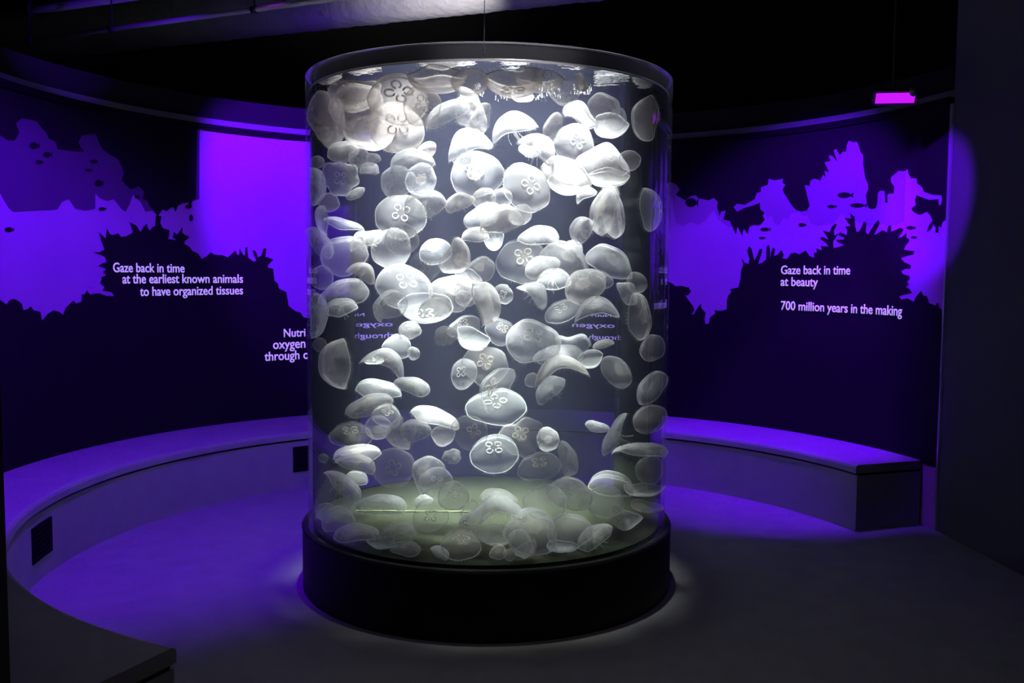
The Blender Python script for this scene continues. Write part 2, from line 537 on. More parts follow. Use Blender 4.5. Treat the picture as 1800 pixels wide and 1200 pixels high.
low_right = [(1168, 494), (1179, 496), (1188, 503), (1197, 502), (1211, 505), (1215, 512), (1210, 519), (1204, 518), (1212, 529), (1219, 538), (1221, 546), (1215, 552),
             (1220, 552), (1227, 540), (1232, 533), (1234, 542), (1241, 550), (1239, 560), (1240, 569), (1246, 569), (1249, 557), (1258, 550), (1256, 545), (1268, 546), (1278, 543), (1278, 530), (1280, 520), (1286, 513),
             (1284, 508), (1298, 505), (1302, 490), (1303, 475), (1307, 465), (1304, 452), (1309, 461), (1316, 464), (1318, 455), (1314, 440), (1317, 433), (1321, 436),
             (1327, 458), (1332, 447), (1336, 437), (1341, 438), (1337, 452), (1333, 464), (1340, 462), (1347, 456), (1348, 433), (1352, 430), (1354, 436), (1354, 453),
             (1356, 443), (1360, 434), (1363, 438), (1361, 450), (1368, 447), (1374, 439), (1378, 447), (1376, 454), (1384, 455), (1391, 445), (1399, 444), (1405, 447), (1417, 440), (1424, 450), (1432, 453),
             (1431, 444), (1436, 444), (1436, 436), (1445, 440), (1444, 432), (1457, 433), (1452, 426), (1442, 419), (1446, 416), (1457, 421), (1452, 412), (1447, 405), (1459, 408), (1462, 400), (1468, 393),
             (1472, 394), (1466, 405), (1468, 414), (1474, 410), (1465, 424), (1466, 436), (1478, 433), (1486, 430), (1473, 425), (1470, 421), (1482, 421), (1486, 418), (1473, 412), (1478, 408), (1489, 413),
             (1490, 404), (1486, 398), (1496, 397), (1489, 388), (1485, 383), (1497, 384), (1495, 374), (1503, 381), (1504, 397), (1507, 408), (1512, 405), (1520, 389),
             (1524, 392), (1522, 408), (1527, 412), (1532, 403), (1540, 391), (1545, 386), (1547, 392), (1540, 405), (1536, 414), (1545, 409), (1552, 404), (1560, 408), (1562, 397), (1567, 396), (1567, 407),
             (1575, 404), (1584, 400), (1589, 403), (1583, 412), (1578, 419), (1587, 416), (1594, 409), (1594, 417), (1600, 421), (1593, 430), (1589, 438), (1597, 440), (1608, 441),
             (1606, 447), (1594, 449), (1584, 453), (1590, 460), (1602, 466), (1601, 472), (1592, 472), (1584, 476), (1589, 482), (1600, 485), (1599, 491), (1594, 494), (1599, 499), (1592, 503), (1600, 508), (1604, 514),
             (1594, 516), (1580, 520), (1586, 526), (1596, 524), (1607, 530), (1612, 520), (1620, 511), (1624, 519), (1630, 520), (1634, 532), (1645, 537), (1649, 531), (1652, 541), (1661, 545), (1664, 556),
             (1672, 560), (1672, 830), (1400, 765), (1168, 733)]
behind = [(545, 248), (550, 265), (556, 282), (552, 300), (560, 322), (566, 345), (560, 366), (566, 392), (558, 416), (566, 440), (556, 462), (562, 486), (552, 512), (558, 534), (545, 552),
          (545, 745), (700, 735), (1000, 732), (1168, 733), (1172, 510), (1160, 480), (1166, 455), (1154, 430), (1162, 404), (1152, 380), (1160, 352), (1156, 330), (1164, 318), (1164, 198), (850, 196), (548, 200)]  # dark patch added so the wall seen through the water stays dark


def fish(cx, cy, a, b, tilt=0, mi=3):
    pts = []
    for k in range(14):
        t = 2 * PI * k / 14
        pts.append((cx + a * math.cos(t), cy + b * math.sin(t) + tilt * math.cos(t)))
    MURAL.append((mi, .004, pts))
    MURAL.append((mi, .004, [(cx + a * .8, cy), (cx + a * 1.35, cy - b), (cx + a * 1.25, cy + b * .9)]))


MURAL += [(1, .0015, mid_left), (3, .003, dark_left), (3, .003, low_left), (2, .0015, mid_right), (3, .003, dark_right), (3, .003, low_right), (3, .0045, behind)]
for f in ((58, 256, 8, 6), (81, 272, 7, 5), (67, 285, 6, 4), (163, 284, 6, 4), (154, 299, 6, 3), (172, 322, 7, 6), (330, 363, 5, 4), (335, 383, 3, 6), (240, 346, 4, 3), (178, 367, 6, 3), (14, 403, 7, 4),
          (1485, 343, 12, 5), (1508, 361, 13, 4), (1462, 363, 7, 3), (1345, 403, 8, 3), (1340, 418, 5, 2), (1410, 395, 6, 3), (1601, 400, 7, 3), (1607, 417, 5, 2), (1215, 356, 10, 8)):
    fish(*f)

bm = bmesh.new()
ring_strip(bm, [(WR, -.02), (WR + .12, -.02), (WR + .12, Z_TOP), (WR, Z_TOP)], WC.x, WC.y, TH_R, TH_L, 110)
for mi, lift, pts in MURAL:
    b2 = bmesh.new()
    uv = []
    for q in pts:
        th, z = wall_uv(*q)
        uv.append((TH_L if q[0] <= -40 else min(max(th, TH_R), TH_L), min(max(z, .02), Z_TOP)))
    cv, ce, cf, _a, _b, _c = delaunay_2d_cdt([Vector((th * 10, z)) for th, z in uv], [], [list(range(len(uv)))], 1, 1e-5)
    vs_ = [b2.verts.new((p.x, p.y, 0)) for p in cv]
    for tri in cf:
        b2.faces.new([vs_[i] for i in tri])
    t0, t1 = min(u[0] for u in uv), max(u[0] for u in uv)
    th = math.ceil(t0 / .04) * .04
    while th < t1:
        bmesh.ops.bisect_plane(b2, geom=b2.verts[:] + b2.edges[:] + b2.faces[:], plane_co=(th * 10, 0, 0), plane_no=(1, 0, 0), dist=1e-6)
        th += .04
    mp = {}
    for v in b2.verts:
        a, r = v.co.x / 10, WR - lift - .0016
        mp[v] = bm.verts.new((WC.x + r * math.cos(a), WC.y + r * math.sin(a), v.co.y))
    for f in b2.faces:
        g_ = bm.faces.new([mp[v] for v in f.verts])
        g_.material_index = mi
        g_.normal_update()
        c = g_.calc_center_median()
        if g_.normal.dot(Vector((WC.x - c.x, WC.y - c.y, 0))) < 0:
            g_.normal_flip()
    b2.free()
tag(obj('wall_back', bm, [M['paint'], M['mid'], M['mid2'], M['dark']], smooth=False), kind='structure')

# dark cap along the wall top, set-back fascia above it, corner strip at the wall's end
bm = bmesh.new()
ring_strip(bm, [(WR - .02, Z_TOP), (WR + .12, Z_TOP), (WR + .12, Z_TOP + .045), (WR - .02, Z_TOP + .045)], WC.x, WC.y, TH_R, TH_L, 90)
tag(obj('trim_1', bm, M['black'], smooth=False), kind='structure')
bm = bmesh.new()
ring_strip(bm, [(WR + .03, Z_TOP + .045), (WR + .12, Z_TOP + .045), (WR + .12, Z_TOP + .10), (WR + .05, Z_TOP + .10)], WC.x, WC.y, TH_R, TH_L, 90)
tag(obj('trim_3', bm, M['strip'], smooth=False), kind='structure')
tag(obj('wall_outer', box_bm(-6, 6, 9.9, 10.0, 0, CEIL), M['ceiling'], smooth=False), kind='structure')
bm = bmesh.new()
ring_strip(bm, [(WR + .13, Z_TOP + .0), (WR + .3, Z_TOP + .0), (WR + .3, 3.02), (WR + .16, 3.02)], WC.x, WC.y, TH_R, TH_L, 90)
tag(obj('wall_upper', bm, M['fascia'], smooth=False), kind='structure')
pe = Vector((WC.x + WR * math.cos(TH_R), WC.y + WR * math.sin(TH_R), 0))
bm = box_bm(pe.x - .004, pe.x + .012, pe.y - .03, pe.y - .008, 0, Z_TOP, .002)
tag(obj('trim_2', bm, M['trim'], smooth=False), kind='structure')

# black side walls of the entrance
def slab(name, p, q, th, z1, mat):
    p, q = Vector((*p, 0)), Vector((*q, 0))
    d = (q - p).normalized()
    n = Vector((d.y, -d.x, 0)) * th
    bm = bmesh.new()
    vs2 = []
    for z in (0, z1):
        vs2.append([bm.verts.new((c.x, c.y, z)) for c in (p, q, q + n, p + n)])
    a, b = vs2
    bm.faces.new(list(reversed(a)))
    bm.faces.new(b)
    for i in range(4):
        bm.faces.new((a[i], a[(i + 1) % 4], b[(i + 1) % 4], b[i]))
    bmesh.ops.recalc_face_normals(bm, faces=bm.faces[:])
    return tag(obj(name, bm, mat, smooth=False), kind='structure')


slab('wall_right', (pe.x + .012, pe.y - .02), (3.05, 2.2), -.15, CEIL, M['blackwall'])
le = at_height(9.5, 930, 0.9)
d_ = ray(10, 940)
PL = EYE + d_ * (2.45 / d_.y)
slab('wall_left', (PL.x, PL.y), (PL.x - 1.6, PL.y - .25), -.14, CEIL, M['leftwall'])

# ------------------------------------------------------------------ bench
A_R = math.atan2(at_height(1510, 817, BH).y - BC.y, at_height(1510, 817, BH).x - BC.x)
ql = at_height(262, 1158, BH)
A_L = math.atan2(ql.y - BC.y, ql.x - BC.x) % (2 * PI)
bench = thing('curved_bench', 'long grey carpeted bench curving round the tank against the mural wall', 'bench', (WC.x, WC.y + 2.6, 0))


def bench_sweep(r_off, z0, z1, out_gap, name, mat, bev=0.0):
    bm = bmesh.new()
    n = 120
    rows = []
    for i in range(n + 1):
        a = A_R + (A_L - A_R) * i / n
        pin = Vector((BC.x + (BR + r_off) * math.cos(a), BC.y + (BR + r_off) * math.sin(a), 0))
        dv = Vector((math.cos(a), math.sin(a), 0))
        # outward to the wall circle
        oc = pin - WC
        b_ = oc.dot(dv)
        t = -b_ + math.sqrt(max(b_ * b_ - (oc.dot(oc) - (WR - out_gap) ** 2), .0))
        if not (oc.length < WR - out_gap - .3):
            t = .5
        t = max(t, .5) if i > n * .9 else t
        po = pin + dv * t
        prof = [(pin + dv * bev, z0), (po, z0), (po, z1), (pin + dv * bev, z1)]
        if bev:
            prof = [(pin + dv * .0, z0), (po, z0), (po, z1), (pin + dv * bev, z1), (pin + dv * bev * .3, z1 - bev * .3), (pin, z1 - bev)]
        rows.append([bm.verts.new((p.x, p.y, z)) for p, z in prof])
    k = len(rows[0])
    for i in range(n):
        for j in range(k):
            bm.faces.new((rows[i][j], rows[i + 1][j], rows[i + 1][(j + 1) % k], rows[i][(j + 1) % k]))
    bm.faces.new(rows[0])
    bm.faces.new(list(reversed(rows[-1])))
    bmesh.ops.recalc_face_normals(bm, faces=bm.faces[:])
    o = obj(name, bm, mat, bench, smooth=False)
    o.matrix_parent_inverse = Matrix.Translation(-bench.location)
    return o


bench_sweep(.0, BH - .055, BH, .012, 'seat', M['bench'], .02)
bench_sweep(.03, BH - .07, BH - .055, .02, 'shadow_gap', M['bench_dark'])
bench_sweep(.012, .0, BH - .07, .012, 'plinth', M['bench'])
for (x0, x1, y0, y1) in ((55, 90, 917, 980), (515, 543, 784, 828)):
    pa = on_cyl(x0, (y0 + y1) / 2, BC, BR + .012)
    pb = on_cyl(x1, (y0 + y1) / 2, BC, BR + .012)
    za, zb = on_cyl((x0 + x1) / 2, y1, BC, BR + .012).z, on_cyl((x0 + x1) / 2, y0, BC, BR + .012).z
    aa, ab_ = sorted([math.atan2(pa.y - BC.y, pa.x - BC.x) % (2 * PI), math.atan2(pb.y - BC.y, pb.x - BC.x) % (2 * PI)])
    bm = bmesh.new()
    ring_strip(bm, [(BR + .004, za), (BR + .02, za), (BR + .02, zb), (BR + .004, zb)], BC.x, BC.y, aa, ab_, 6)
    for zz in np.linspace(za + .02, zb - .02, 7):
        ring_strip(bm, [(BR + .0, zz - .006), (BR + .008, zz - .006), (BR + .008, zz + .004), (BR + .0, zz + .004)], BC.x, BC.y, aa + .004, ab_ - .004, 4)
    o = obj('vent_panel', bm, M['black'], bench, smooth=False)
    o['label'] = 'black vent panel in the bench face'
    o.matrix_parent_inverse = Matrix.Translation(-bench.location)

# ------------------------------------------------------------------ wall lettering


def text_block(name, label, lines, group=None):
    """lines: (text, px x0, px baseline y at start, px x1, mirrored)"""
    t = thing('wall_text', label, 'wall text', (0, 0, 0), group)
    first = True
    for (s, x0, yb, x1, mir) in lines:
        cu = bpy.data.curves.new('lettering', 'FONT')
        cu.body = s
        cu.size = 1.0
        cu.extrude = 0.0
        cu.offset = .012
        cu.resolution_u = 4
        tmp = bpy.data.objects.new('lettering_source', cu)
        COL.objects.link(tmp)
        dg = bpy.context.evaluated_depsgraph_get()
        me0 = bpy.data.meshes.new_from_object(tmp.evaluated_get(dg))
        bm = bmesh.new()
        bm.from_mesh(me0)
        bpy.data.objects.remove(tmp, do_unlink=True)
        bpy.data.meshes.remove(me0)
        xs = [v.co.x for v in bm.verts]
        lo, hi = min(xs), max(xs)
        thA, zA = wall_uv(x0, yb)
        thB, zB = wall_uv(x1, yb)
        k = abs(thB - thA) * WR / (hi - lo)
        z0 = zA
        r = WR - .010
        cut = bmesh.ops.extrude_face_region(bm, geom=bm.faces[:])
        top = set(v for v in cut['geom'] if isinstance(v, bmesh.types.BMVert))
        for v in bm.verts:
            u = (v.co.x - lo) * k
            if mir:
                u = (hi - lo) * k - u
            th = thA - u / WR
            rr = r - (.002 if v in top else 0)
            v.co = Vector((WC.x + rr * math.cos(th), WC.y + rr * math.sin(th), z0 + v.co.y * k * (.42 if mir and s != 'through c' else .6 if mir else 1.08)))
        bmesh.ops.recalc_face_normals(bm, faces=bm.faces[:])
        obj('lettering', bm, M['letters'], t, smooth=False)
    return t


text_block('wall_lettering', 'three staggered lines of white wall text about the earliest known animals', [
    ('Gaze back in time', 197, 478, 323, 0), ('at the earliest known animals', 213.5, 498, 426, 0), ('to have organized tissues', 244.5, 520, 426, 0)])
text_block('wall_lettering', 'white wall text about beauty 700 million years in the making', [
    ('Gaze back in time', 1374, 481.5, 1496, 0), ('at beauty', 1373.5, 502, 1439, 0), ('700 million years in the making', 1374, 544, 1588, 0)])
text_block('wall_lettering', 'white wall text partly hidden behind the tank, reading through and oxygen', [
    ('Nutri', 498, 592, 536, 0), ('oxygen', 479, 613, 536, 0), ('through c', 464, 634, 540, 0)])

text_block('wall_lettering', 'mirrored copy of the wall text, added to look refracted by the water, beside the largest milky dome', [  # mirrored letters added on the wall to imitate refraction by the water
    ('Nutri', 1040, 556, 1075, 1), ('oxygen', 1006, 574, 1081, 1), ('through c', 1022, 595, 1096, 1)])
text_block('wall_lettering', 'mirrored copy of the wall text, added to look refracted by the water, above the long pale slipper jellyfish', [  # second mirrored copy, added for the same refracted look
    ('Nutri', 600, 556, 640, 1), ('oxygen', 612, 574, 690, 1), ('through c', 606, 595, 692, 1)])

# ------------------------------------------------------------------ tank
tank = thing('cylinder_tank', 'tall clear cylindrical aquarium on a low black round base', 'aquarium', (TC.x, TC.y, 0))


def tank_part(name, prof, mats, mi=None, n=128, closed=True, smooth=True):
    bm = bmesh.new()
    ring_strip(bm, prof, 0, 0, 0, 2 * PI, n, closed, mats=mi)
    o = obj(name, bm, mats, tank, smooth=smooth)
    if smooth:
        o.data.set_sharp_from_angle(angle=math.radians(35))
    return o


# base drum with a rounded lip round the acrylic
pr = [(TR - .09, .0), (T_BASE, .0), (T_BASE, T_BOT - .03), (T_BASE + .003, T_BOT - .014), (T_BASE - .002, T_BOT - .003), (T_BASE - .012, T_BOT),
      (TR + .010, T_BOT), (TR + .004, T_BOT - .012), (TR - .09, T_BOT - .012)]
tank_part('base', pr, M['base'])
# acrylic: outer face, cut top edge, inner face
TI = TR - .022
tank_part('acrylic_wall', [(TR, T_BOT - .01), (TR, T_WATER), (TR, T_TOP - .004), (TR - .004, T_TOP), (TI + .004, T_TOP), (TI, T_TOP - .004), (TI, T_BOT - .01)],
          [M['acrylic'], M['acrylic_edge'], M['acrylic_rim']], [0, 2, 1, 1, 1, 0, 1], closed=True)
# pale floor disc inside
bm = bmesh.new()
c0 = bm.verts.new((0, 0, T_BOT + .006))
prev = None
rings_ = [.25, .5, .75, TI - .006]
vr = []
for r in rings_:
    vr.append([bm.verts.new((r * math.cos(2 * PI * k / 96), r * math.sin(2 * PI * k / 96), T_BOT + .006)) for k in range(96)])
for k in range(96):
    bm.faces.new((c0, vr[0][k], vr[0][(k + 1) % 96]))
    for j in range(3):
        bm.faces.new((vr[j][k], vr[j + 1][k], vr[j + 1][(k + 1) % 96], vr[j][(k + 1) % 96]))
obj('tank_floor', bm, M['sand'], tank)
obj('floor_seam', box_bm(-.72, -.02, .0, .018, T_BOT + .006, T_BOT + .012, .002), M['seam'], tank, smooth=False)
# meniscus bead where water meets acrylic
bm = bmesh.new()
tube_bm([((TI - .006) * math.cos(2 * PI * k / 128), (TI - .006) * math.sin(2 * PI * k / 128), T_WATER + .006) for k in range(128)], .006, 8, bm, closed=True)
obj('waterline_bead', bm, M['bead'], tank)

# water
bm = bmesh.new()
wr = TI - .003
n = 128
lo = [bm.verts.new((wr * math.cos(2 * PI * k / n), wr * math.sin(2 * PI * k / n), T_BOT + .002)) for k in range(n)]
hi = [bm.verts.new((wr * math.cos(2 * PI * k / n), wr * math.sin(2 * PI * k / n), T_WATER)) for k in range(n)]
for k in range(n):
    bm.faces.new((lo[k], lo[(k + 1) % n], hi[(k + 1) % n], hi[k])).material_index = 0
f = bm.faces.new(hi)
f.material_index = 1
bm.faces.new(list(reversed(lo))).material_index = 0
bmesh.ops.recalc_face_normals(bm, faces=bm.faces[:])
wob = obj('tank_water', bm, [M['water_side'], M['water_top']], smooth=False, loc=(TC.x, TC.y, 0))
tag(wob, 'clear bluish water filling the cylindrical tank', 'water', kind='stuff')

# ------------------------------------------------------------------ jellyfish shapes (unit radius, apex +Z, rim at z=0)
RND = random.Random(7)


def deform(kind, x, y, z, var=0):
    a = math.atan2(y, x)
    q = var * 1.7
    r = math.hypot(x, y)
    k = 1 + r * (.045 * math.sin(2 * a + 1 + q) + .030 * math.sin(3 * a + 2 * q) + .016 * math.sin(5 * a + q))
    x, y = x * k, y * k
    z += r * r * (.07 * math.sin(2 * a + 2.1 * q) + .04 * math.sin(4 * a + q))
    if kind == 'b':                     # arched like a saddle
        z -= .44 * x * x - .16
        x *= .95
    elif kind == 'w':                   # wavy
        z += .16 * math.sin(3.4 * x + .4 + q) + .07 * math.sin(4 * y)
    elif kind == 'g':                   # one half folded down
        if x > 0:
            z -= .65 * x * x
            x *= 1 - .30 * x
    elif kind == 'r':                   # ragged
        k = 1 + .11 * math.sin(3 * a + .6 + q) + .06 * math.sin(7 * a)
        x, y = x * k, y * k
        z += .10 * noise.noise(Vector((x * 2, y * 2, 3 + q)))
    return x, y, z


HEIGHT = {'d': .62, 's': .40, 'f': .24, 'c': .95, 'b': .40, 'w': .40, 'g': .50, 'r': .50}


def bell_point(kind, r, a, inner, var=0):
    h = HEIGHT[kind]
    t = r
    z = h * math.sqrt(max(0, 1 - t ** 2.2))
    if inner:
        z = (h * .62) * (math.sqrt(max(0, 1 - t ** 2.4)))
        r = r * .97
    rr = r * (1 + .012 * math.cos(8 * a) * r ** 4)
    if kind == 'c':
        rr *= 1 - .12 * max(0, (r - .8)) / .2
    return deform(kind, rr * math.cos(a), rr * math.sin(a), z - .06 * r ** 6, var)


def bell_mesh(kind, var):
    bm = bmesh.new()
    n, m = 64, 14
    top, bot = [], []
    ts = [math.sin(PI / 2 * (i / m)) for i in range(1, m + 1)]
    ct = bm.verts.new(bell_point(kind, 0, 0, False, var))
    cb = bm.verts.new(bell_point(kind, 0, 0, True, var))
    for t in ts:
        top.append([bm.verts.new(bell_point(kind, t, 2 * PI * k / n, False, var)) for k in range(n)])
    for t in ts[:-1]:
        bot.append([bm.verts.new(bell_point(kind, t, 2 * PI * k / n, True, var)) for k in range(n)])
    bot.append(top[-1])
    for k in range(n):
        k2 = (k + 1) % n
        bm.faces.new((ct, top[0][k], top[0][k2]))
        bm.faces.new((cb, bot[0][k2], bot[0][k]))
        for j in range(m - 1):
            bm.faces.new((top[j][k], top[j + 1][k], top[j + 1][k2], top[j][k2]))
            bm.faces.new((bot[j][k], bot[j][k2], bot[j + 1][k2], bot[j + 1][k]))
    bmesh.ops.recalc_face_normals(bm, faces=bm.faces[:])
    return bm


def margin_mesh(kind, var):
    bm = bmesh.new()
    n = 64
    pts = [bell_point(kind, 1.0, 2 * PI * k / n, False, var) for k in range(n)]
    tube_bm(pts, .014, 5, bm, closed=True)
    rn = random.Random(3)
    for k in range(0, 72):
        a = 2 * PI * (k + rn.random() * .7) / 72
        p = Vector(bell_point(kind, 1.0, a, False, var))
        o = Vector((math.cos(a), math.sin(a), 0))
        L = .07 + .08 * rn.random()
        tube_bm([p, p + o * L * .25 + Vector((0, 0, -L * .6)), p + o * L * (.1 + .3 * rn.random()) + Vector((0, 0, -L))], .006, 3, bm, cap=False,
                radii=[.007, .005, .002])
    return bm


def organ_mesh():
    # a horseshoe ring
    bm = bmesh.new()
    pts = []
    for k in range(18):
        a = math.radians(20) + (2 * PI - math.radians(40)) * k / 17
        pts.append((-.140 * math.cos(a), .135 * math.sin(a), .010 * math.sin(3 * a)))
    tube_bm(pts, .026, 7, bm)
    return bm


def organ_disc():
    # thin cream pouch inside the horseshoe
    bm = bmesh.new()
    bmesh.ops.create_uvsphere(bm, u_segments=14, v_segments=8, radius=1)
    for v in bm.verts:
        v.co = Vector((v.co.x * .10, v.co.y * .10, v.co.z * .03))
    return bm


def stomach_mesh():
    bm = bmesh.new()
    bmesh.ops.create_icosphere(bm, subdivisions=4, radius=1)
    for v in bm.verts:
        nn = .75 + .5 * noise.noise(v.co * 2.1 + Vector((4, 1, 2)))
        v.co = Vector((v.co.x * .40 * nn, v.co.y * .40 * nn, v.co.z * .13 * nn))
    return bm


def arm_mesh(seed):
    # frilly ribbon hanging from the mouth
    rn = random.Random(seed)
    bm = bmesh.new()
    n = 22
    L = .75 + .25 * rn.random()
    rows = []
    ph = rn.random() * 6
    for i in range(n + 1):
        t = i / n
        c = Vector((.10 + .22 * t + .07 * math.sin(5 * t + ph), .10 * math.sin(4 * t + ph) * t, -.02 - L * t))
        wdt = .085 * (1 - t) ** .7 + .012
        fr = .05 * math.sin(i * 2.3 + ph) * (1 - .3 * t)
        rows.append([bm.verts.new(c + Vector((fr * .5, -wdt, .3 * fr))), bm.verts.new(c + Vector((0, -wdt * .35, 0))), bm.verts.new(c + Vector((.012, 0, 0))),
                     bm.verts.new(c + Vector((0, wdt * .35, 0))), bm.verts.new(c + Vector((-fr * .5, wdt, -.3 * fr)))])
    for i in range(n):
        for j in range(4):
            bm.faces.new((rows[i][j], rows[i + 1][j], rows[i + 1][j + 1], rows[i][j + 1]))
    g = bmesh.ops.solidify(bm, geom=bm.faces[:], thickness=.01)
    bmesh.ops.recalc_face_normals(bm, faces=bm.faces[:])
    return bm


def mesh_of(name, bm, mat):
    me = bpy.data.meshes.new(name)
    bm.normal_update()
    bm.to_mesh(me)
    bm.free()
    me.materials.append(mat)
    me.polygons.foreach_set('use_smooth', [True] * len(me.polygons))
    return me


VARS = 3
BELL = {(k, v): mesh_of('bell_' + k, bell_mesh(k, v), M['bell']) for k in HEIGHT for v in range(VARS)}
RIM = {(k, v): mesh_of('margin_' + k, margin_mesh(k, v), M['margin']) for k in HEIGHT for v in range(VARS)}
ORGAN = mesh_of('ring_organ', organ_mesh(), M['organ'])
STOM = mesh_of('stomach', stomach_mesh(), M['stomach'])
ARMS = [mesh_of('oral_arm', arm_mesh(s), M['arm']) for s in (1, 5, 9)]


def part(name, me, parent, loc=(0, 0, 0), rot=(0, 0, 0), scale=(1, 1, 1), color=(1, 1, 1, 1)):
    o = bpy.data.objects.new(name, me)
    o.parent = parent
    o.location, o.rotation_euler, o.scale, o.color = loc, rot, scale, color
    COL.objects.link(o)
    return o


placed = []


def feasible(px, py, size, bz):
    """Range of distances along the ray (as forward depth fractions) that keep the animal in the water."""
    d = ray(px, py)
    R = TI - .012
    out = []
    for rr in (R - size * .8, R - size * .45, R - size * .2):
        ox, oy = EYE.x - TC.x, EYE.y - TC.y
        A, B, Cc = d.x * d.x + d.y * d.y, 2 * (ox * d.x + oy * d.y), ox * ox + oy * oy - rr * rr
        q = B * B - 4 * A * Cc
        if q <= 0:
            continue
        s = math.sqrt(q)
        t0, t1 = (-B - s) / (2 * A), (-B + s) / (2 * A)
        if d.z > 0:
            t1 = min(t1, (T_WATER - .012 - bz - EYE.z) / d.z)
        else:
            t1 = min(t1, (T_BOT + .02 + bz - EYE.z) / d.z)
        if t1 > t0:
            return t0, t1
        out.append(t0)
    if out:
        return out[-1], out[-1] + .02
    # beside the silhouette: the nearest point of the ray to the axis
    h = Vector((d.x, d.y, 0))
    t = -((EYE - TC).xy.dot(d.xy)) / d.xy.length_squared
    return t - .02, t + .02


def set_jelly(i, px, py, a, b, phi, view, kind, milk, flags, depth, label):
    a, b = a * 1.03, b * 1.03
    h = HEIGHT[kind]
    ratio = b / a
    hh = h
    best = None
    # tilt that gives the seen width / length
    if ratio < h * .55:
        hh, tau = max(.18, ratio * 1.9), 86
    else:
        for tt in range(0, 88):
            c, s = math.cos(math.radians(tt)), math.sin(math.radians(tt))
            bb = (math.sqrt(c * c + h * h * s * s) + c) / 2
            e = abs(bb - ratio)
            if best is None or e < best[0]:
                best = (e, tt)
        tau = best[1]
    c, s = math.cos(math.radians(tau)), math.sin(math.radians(tau))
    shift = (math.sqrt(c * c + hh * hh * s * s) - c) / 2          # centre of the outline, toward the apex
    if view == 'u':
        tau = 180 - tau
    c, s = math.cos(math.radians(tau)), math.sin(math.radians(tau))
    size0 = a / F_PX * 4.9
    bz = b / F_PX * 4.6
    t0, t1 = feasible(px, py, size0, bz)
    ray_d = ray(px, py)
    cand = []
    for k in range(9):
        fr = min(1, max(0, depth + (0, .06, -.06, .12, -.12, .2, -.2, .3, -.3)[k]))
        P = EYE + ray_d * (t0 + (t1 - t0) * fr)
        r = a / F_PX * (P - EYE).dot(FWD)
        clear = min([((P - q).length - .72 * (r * (.6 + .4 * ratio) + r2)) for q, r2 in placed] or [1])
        cand.append((clear, k, P))
        if clear > 0:
            break
    P = cand[-1][2] if cand[-1][0] > 0 else max(cand, key=lambda e: e[0] - e[1] * .004)[2]
    zc = (P - EYE).dot(FWD)
    R = a / F_PX * zc
    # keep it between floor and surface and inside the acrylic
    ph = math.radians(phi)
    ext_z = R * math.hypot(math.cos(ph), ratio * math.sin(ph)) * (1.04 if kind in 'dsfc' else 1.15)
    P.z = max(min(P.z, T_WATER - .012 - ext_z), T_BOT + .02 + ext_z * .9)
    ext_x = R * math.hypot(math.sin(ph), ratio * math.cos(ph))
    off = (P - TC).xy
    lim = TI - .015 - .62 * ext_x
    if off.length > lim:
        off *= lim / off.length
        P.x, P.y = TC.x + off.x, TC.y + off.y
    placed.append((P, R * (.6 + .4 * ratio)))
    v = (P - EYE).normalized()
    r_ = (RIGHT - v * RIGHT.dot(v)).normalized()
    u_ = r_.cross(v)
    ph = math.radians(phi)
    dirp = r_ * math.cos(ph) + u_ * math.sin(ph)
    nrm = (dirp * s - v * c).normalized()
    X = (-r_ * math.sin(ph) + u_ * math.cos(ph)).normalized()
    X = (X - nrm * X.dot(nrm)).normalized()
    Y = nrm.cross(X)
    rn = random.Random(i * 13 + 5)
    loc = P - dirp * (shift * R)
    root = bpy.data.objects.new('jellyfish', None)
    root.empty_display_size = .05
    mw = Matrix(((X.x, Y.x, nrm.x, loc.x), (X.y, Y.y, nrm.y, loc.y), (X.z, Y.z, nrm.z, loc.z), (0, 0, 0, 1)))
    root.matrix_world = mw @ Matrix.Diagonal((R, R, R * hh / h, 1))
    COL.objects.link(root)
    tag(root, label, 'jellyfish', 'moon jellyfish drifting in the tank')
    warm = rn.uniform(-.03, .03)
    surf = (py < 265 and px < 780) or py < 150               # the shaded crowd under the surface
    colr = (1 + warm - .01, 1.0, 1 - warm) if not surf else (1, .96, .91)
    spin = 0 if kind in 'bgw' else rn.uniform(0, 6.28)
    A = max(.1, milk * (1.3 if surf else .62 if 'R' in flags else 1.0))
    # alpha above one is folded into the shader's clamp
    part('bell', BELL[kind, i % VARS], root, rot=(0, 0, spin), color=(*colr, A))
    part('margin', RIM[kind, i % VARS], root, rot=(0, 0, spin), color=(*colr, min(1, .35 + .6 * milk)))
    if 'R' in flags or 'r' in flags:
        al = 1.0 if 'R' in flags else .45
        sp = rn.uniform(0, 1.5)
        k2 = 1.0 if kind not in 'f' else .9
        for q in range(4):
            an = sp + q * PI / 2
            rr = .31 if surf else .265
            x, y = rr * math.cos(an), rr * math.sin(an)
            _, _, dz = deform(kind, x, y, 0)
            part('ring_organ', ORGAN, root, loc=(x, y, h * .66 + dz), rot=(0, 0, an), scale=(1.15, 1.15, 1.15) if surf else (.92, .92, 1), color=(.22, .17, .16, al) if surf else (1, 1, 1, al))  # shade under the surface is put into the ring organs' darker colour
    if 'P' in flags:
        part('stomach', STOM, root, loc=(0, 0, h * .45), rot=(0, 0, rn.uniform(0, 6)), color=(1, 1, 1, min(1, .4 + milk * .6)))
    if 'A' in flags:
        for q in range(4):
            part('oral_arm', ARMS[q % 3], root, loc=(0, 0, h * .4), rot=(0, 0, q * PI / 2 + rn.uniform(-.3, .3)), scale=(1, 1, 1.0 * h / hh), color=(1, 1, 1, min(1, .5 + milk * .4)))
    return root


